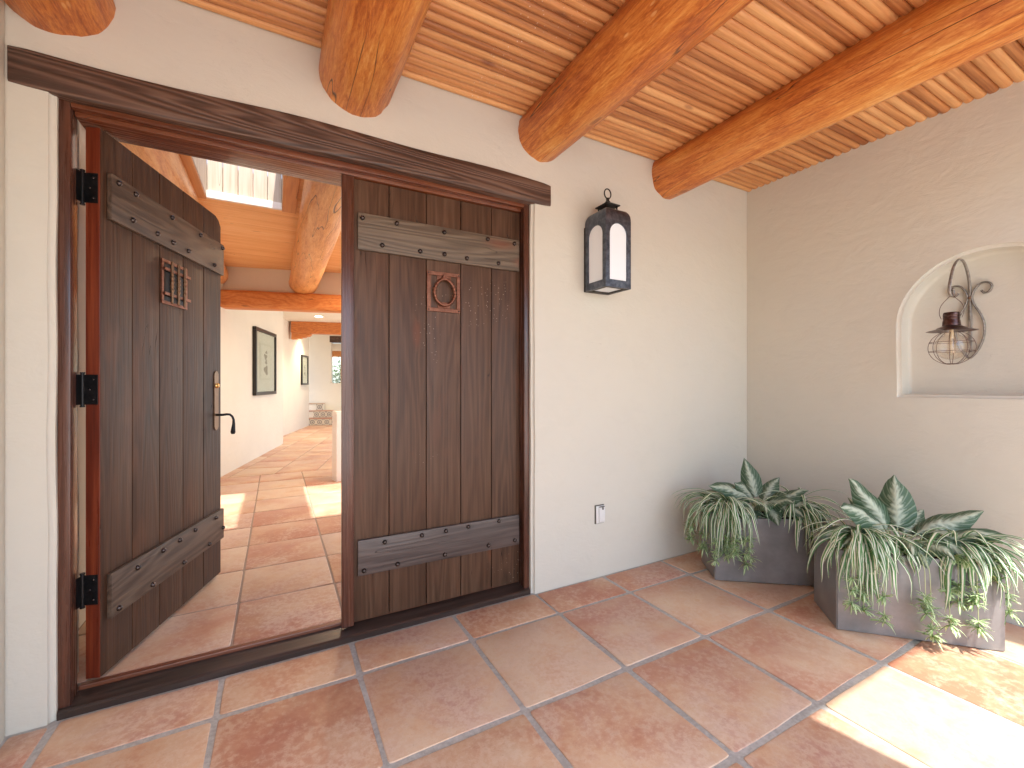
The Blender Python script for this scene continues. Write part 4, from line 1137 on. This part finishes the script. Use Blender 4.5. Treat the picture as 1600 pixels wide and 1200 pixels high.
def arc(p0, az, el, length, bend, bed_list, seg=13, gather=0.0):
    pts = [Vector(p0)]; st_ = length/seg; p = Vector(p0); e_ = el
    for i in range(seg):
        d = Vector((math.cos(az)*math.cos(e_), math.sin(az)*math.cos(e_), math.sin(e_)))
        q = p+d*st_
        for b in BEDS:
            if b.inside(q) and q.z < b.H+.012:
                q.z = b.H+.014
                if not b.inside(p) : # would run into an outer face from outside: slide down it
                    q = p+Vector((0, 0, -st_*.9))
        q.x = min(q.x, XB-.012); q.y = min(q.y, YW-.012); q.z = max(q.z, .008)
        pts.append(q); p = q
        e_ -= bend*(1+.35*i/seg); e_ = max(e_, -1.52)
    return pts
def spider(bed, a, b, z, nbl, label, rng, Lr=(.30, .48), favor=None, runners=5, grp='trailing spider plants'):
    c = bed.at(a, b, z+.015); t = thing('spider_plant', label, 'plant', tuple(c), 0, grp)
    front = math.atan2(-bed.n.y, -bed.n.x)
    for i in range(nbl):
        az = rng.uniform(0, 2*PI)
        if rng.random() < .55: az = front + rng.gauss(0, 1.0)
        if favor is not None and rng.random() < .4: az = front + favor + rng.gauss(0, .45)
        el = rng.uniform(.1, 1.1); ln = rng.uniform(*Lr)*1.1
        p0 = c+Vector((rng.uniform(-.03, .03), rng.uniform(-.03, .03), rng.uniform(-.01, .02)))
        pts = arc(p0, az, el, ln, rng.uniform(.10, .30), BEDS)
        for v_ in range(2, len(pts)): pts[v_] = pts[v_] + Vector((mnoise.noise(Vector((i*3.7, v_*.25, 1))), mnoise.noise(Vector((i*3.7, v_*.25, 7))), 0))*.022*v_/len(pts)
        wd = rng.uniform(.016, .028)
        bm = B(); uvl = bm.loops.layers.uv.new('UVMap')
        leaf_strip(bm, pts, wd, lambda s_: min(1, .55+s_*2.2)*(1-s_**4)**.8*(1-.25*s_)+.02, .22, 1, uvl, Vector((-math.sin(az), math.cos(az), 0)))
        obj('leaf', bm, MT['blade_a' if rng.random() < .62 else 'blade_b'], t, smooth=180)
    for i in range(runners):
        az = front + (favor or 0)*.5 + rng.gauss(0, .55); ln = rng.uniform(.34, .56)
        pts = arc(c, az, rng.uniform(.3, .9), ln, rng.uniform(.20, .30), BEDS, 16)
        st_ = obj('runner', tube(B(), pts, .0022, 5), MT['stem'], t, smooth=180)
        for kk in ((16, 1.0), (rng.choice([11, 12, 13]), .75), (rng.choice([14, 15]), .7)):
            tip = pts[kk[0]]; bm = B(); uvl = bm.loops.layers.uv.new('UVMap')
            for j in range(rng.randint(14, 20)):
                a2 = rng.uniform(0, 2*PI); l2 = rng.uniform(.045, .085)*kk[1]
                pp = []; e2 = rng.uniform(-.7, .9); p = Vector(tip)
                for q in range(5):
                    pp.append(p.copy()); p = p+Vector((math.cos(a2)*math.cos(e2), math.sin(a2)*math.cos(e2), math.sin(e2)))*l2/4; e2 -= .22
                    for b_ in BEDS:
                        if b_.inside(p, .004) and p.z < b_.H: p = p - b_.n.to_3d()*.012
                    p.z = max(p.z, .006); p.x = min(p.x, XB-.01); p.y = min(p.y, YW-.01)
                leaf_strip(bm, pp, rng.uniform(.009, .014), lambda s_: (.5+s_*1.2)*(1-s_**3)+.03, .2, 1, uvl, Vector((-math.sin(a2), math.cos(a2), 0)))
            obj('plantlet', bm, MT['plantlet'], st_, smooth=180)
    return t
def broad(bed, a, b, z, specs, label):
    c = bed.at(a, b, z); t = thing('broadleaf_plant', label, 'plant', tuple(c), 0, 'broad-leaved plants in the planters')
    for az, el, ln, wd, bend in specs:
        ln *= 1.12; wd *= 1.16
        d0 = Vector((math.cos(az), math.sin(az), 0)); p = c+d0*.02; pts = []; e_ = el+.18; 
        stem = [p.copy()]
        for i in range(4):
            p = p+Vector((d0.x*math.cos(e_), d0.y*math.cos(e_), math.sin(e_)))*ln*.07; stem.append(p.copy())
        e_ = el; seg = 14
        for i in range(seg+1):
            pts.append(p.copy()); p = p+Vector((d0.x*math.cos(e_), d0.y*math.cos(e_), math.sin(e_)))*ln/seg; e_ -= bend/seg
            for b_ in BEDS:
                if b_.inside(p) and p.z < b_.H+.02: p.z = b_.H+.022
            p.x = min(p.x, XB-.015); p.y = min(p.y, YW-.015)
        bm = B(); uvl = bm.loops.layers.uv.new('UVMap')
        def prof(s_): return max(.02, math.sin(PI*min(1, s_**.66))**.85*(1-.10*s_))
        dm = Vector((d0.x*math.cos(el-bend*.4), d0.y*math.cos(el-bend*.4), math.sin(el-bend*.4)))
        tgt = (Vector((0, 0, 1.4))-c).normalized()*.8+Vector((0, 0, .55)); sd_ = tgt.cross(dm).normalized()
        leaf_strip(bm, pts, wd*1.12, prof, .30, 5, uvl, sd_)
        # ruffle
        for v in bm.verts:
            v.co.z += mnoise.noise(v.co*12)*.024; v.co.x += mnoise.noise(v.co*11+Vector((3, 1, 4)))*.008
        obj('leaf', bm, MT['broad'], t, smooth=180)
        obj('petiole', tube(B(), stem, .004, 6), MT['stem'], t, smooth=180)
    return t
rng = random.Random(21)
cz = .465
def toward(bed, f, s_):
    """azimuth from mix of front (f) and along-e (s_)"""
    v = -bed.n*f + bed.e*s_; return math.atan2(v.y, v.x)
b1, b2_ = BEDS
spider(b1, .13, .15, cz, 104, 'spider plant spilling over the left end of the corner planter', rng, (.28, .46), -.3, 8)
spider(b1, .05, .20, cz, 40, 'small spider plant hanging off the wall side of the corner planter', rng, (.24, .40), -1.2, 5)
spider(b1, .62, .17, cz, 84, 'spider plant at the right end of the corner planter', rng, (.26, .42), .2, 5)
spider(b2_, .16, .14, cz, 104, 'spider plant spilling over the left end of the nearer planter', rng, (.26, .44), -.25, 9)
spider(b2_, .36, .12, cz-.01, 34, 'short spider plant under the broad leaves of the nearer planter', rng, (.16, .26), .0, 4)
spider(b2_, .62, .15, cz, 104, 'spider plant spilling over the sunlit right end of the nearer planter', rng, (.28, .46), .45, 9)
def specs(bed, L): return [(toward(bed, f, s_), el, ln, wd, bend) for f, s_, el, ln, wd, bend in L]
broad(b1, .36, .17, cz, specs(b1, [(-.3, -.25, 1.35, .27, .115, .2), (.2, -1, .75, .30, .115, .9), (.2, -.9, 1.05, .20, .10, .5), (.3, .9, .70, .24, .115, .5), (.9, .6, .85, .20, .11, 1.3), (1, -.2, .75, .20, .12, 1.6),
      (-.6, .8, .9, .23, .10, .5), (.4, 1, .42, .28, .10, .9), (.7, -1, .45, .26, .10, 1.0), (1, .2, .35, .17, .10, 1.7), (.1, 1, .30, .30, .09, .7), (.9, -.7, .4, .20, .10, 1.4), (.9, 1, .5, .22, .10, 1.4), (-.2, -1, .4, .30, .10, .6)]), 'variegated broad-leaved plant standing tallest in the corner planter')
broad(b2_, .37, .17, cz, specs(b2_, [(-.35, .1, 1.36, .28, .150, .2), (-.2, -.9, 1.10, .29, .13, .3), (.35, -.85, .80, .30, .135, .7), (.05, 1, .62, .30, .125, .30), (.3, 1, .40, .32, .12, .30),
      (.9, -.2, .65, .21, .12, 1.6), (.8, .5, .55, .20, .11, 1.6), (-.6, .7, .75, .22, .11, .6), (.5, -1, .40, .27, .10, 1.1), (.9, .15, .25, .17, .10, 1.8), (.6, 1, .25, .31, .09, 1.0), (-.8, -.5, .8, .24, .10, .6), (.8, -.8, .5, .22, .11, 1.5), (.75, .95, .45, .24, .10, 1.5), (.2, -1, .3, .32, .085, .8)]), 'variegated broad-leaved plant rising in the middle of the nearer planter')

# ------------------------------------------------------------------ render defaults
scene.render.engine = 'CYCLES'
scene.cycles.max_bounces = 10; scene.cycles.diffuse_bounces = 6; scene.cycles.transparent_max_bounces = 12
scene.cycles.sample_clamp_indirect = 8
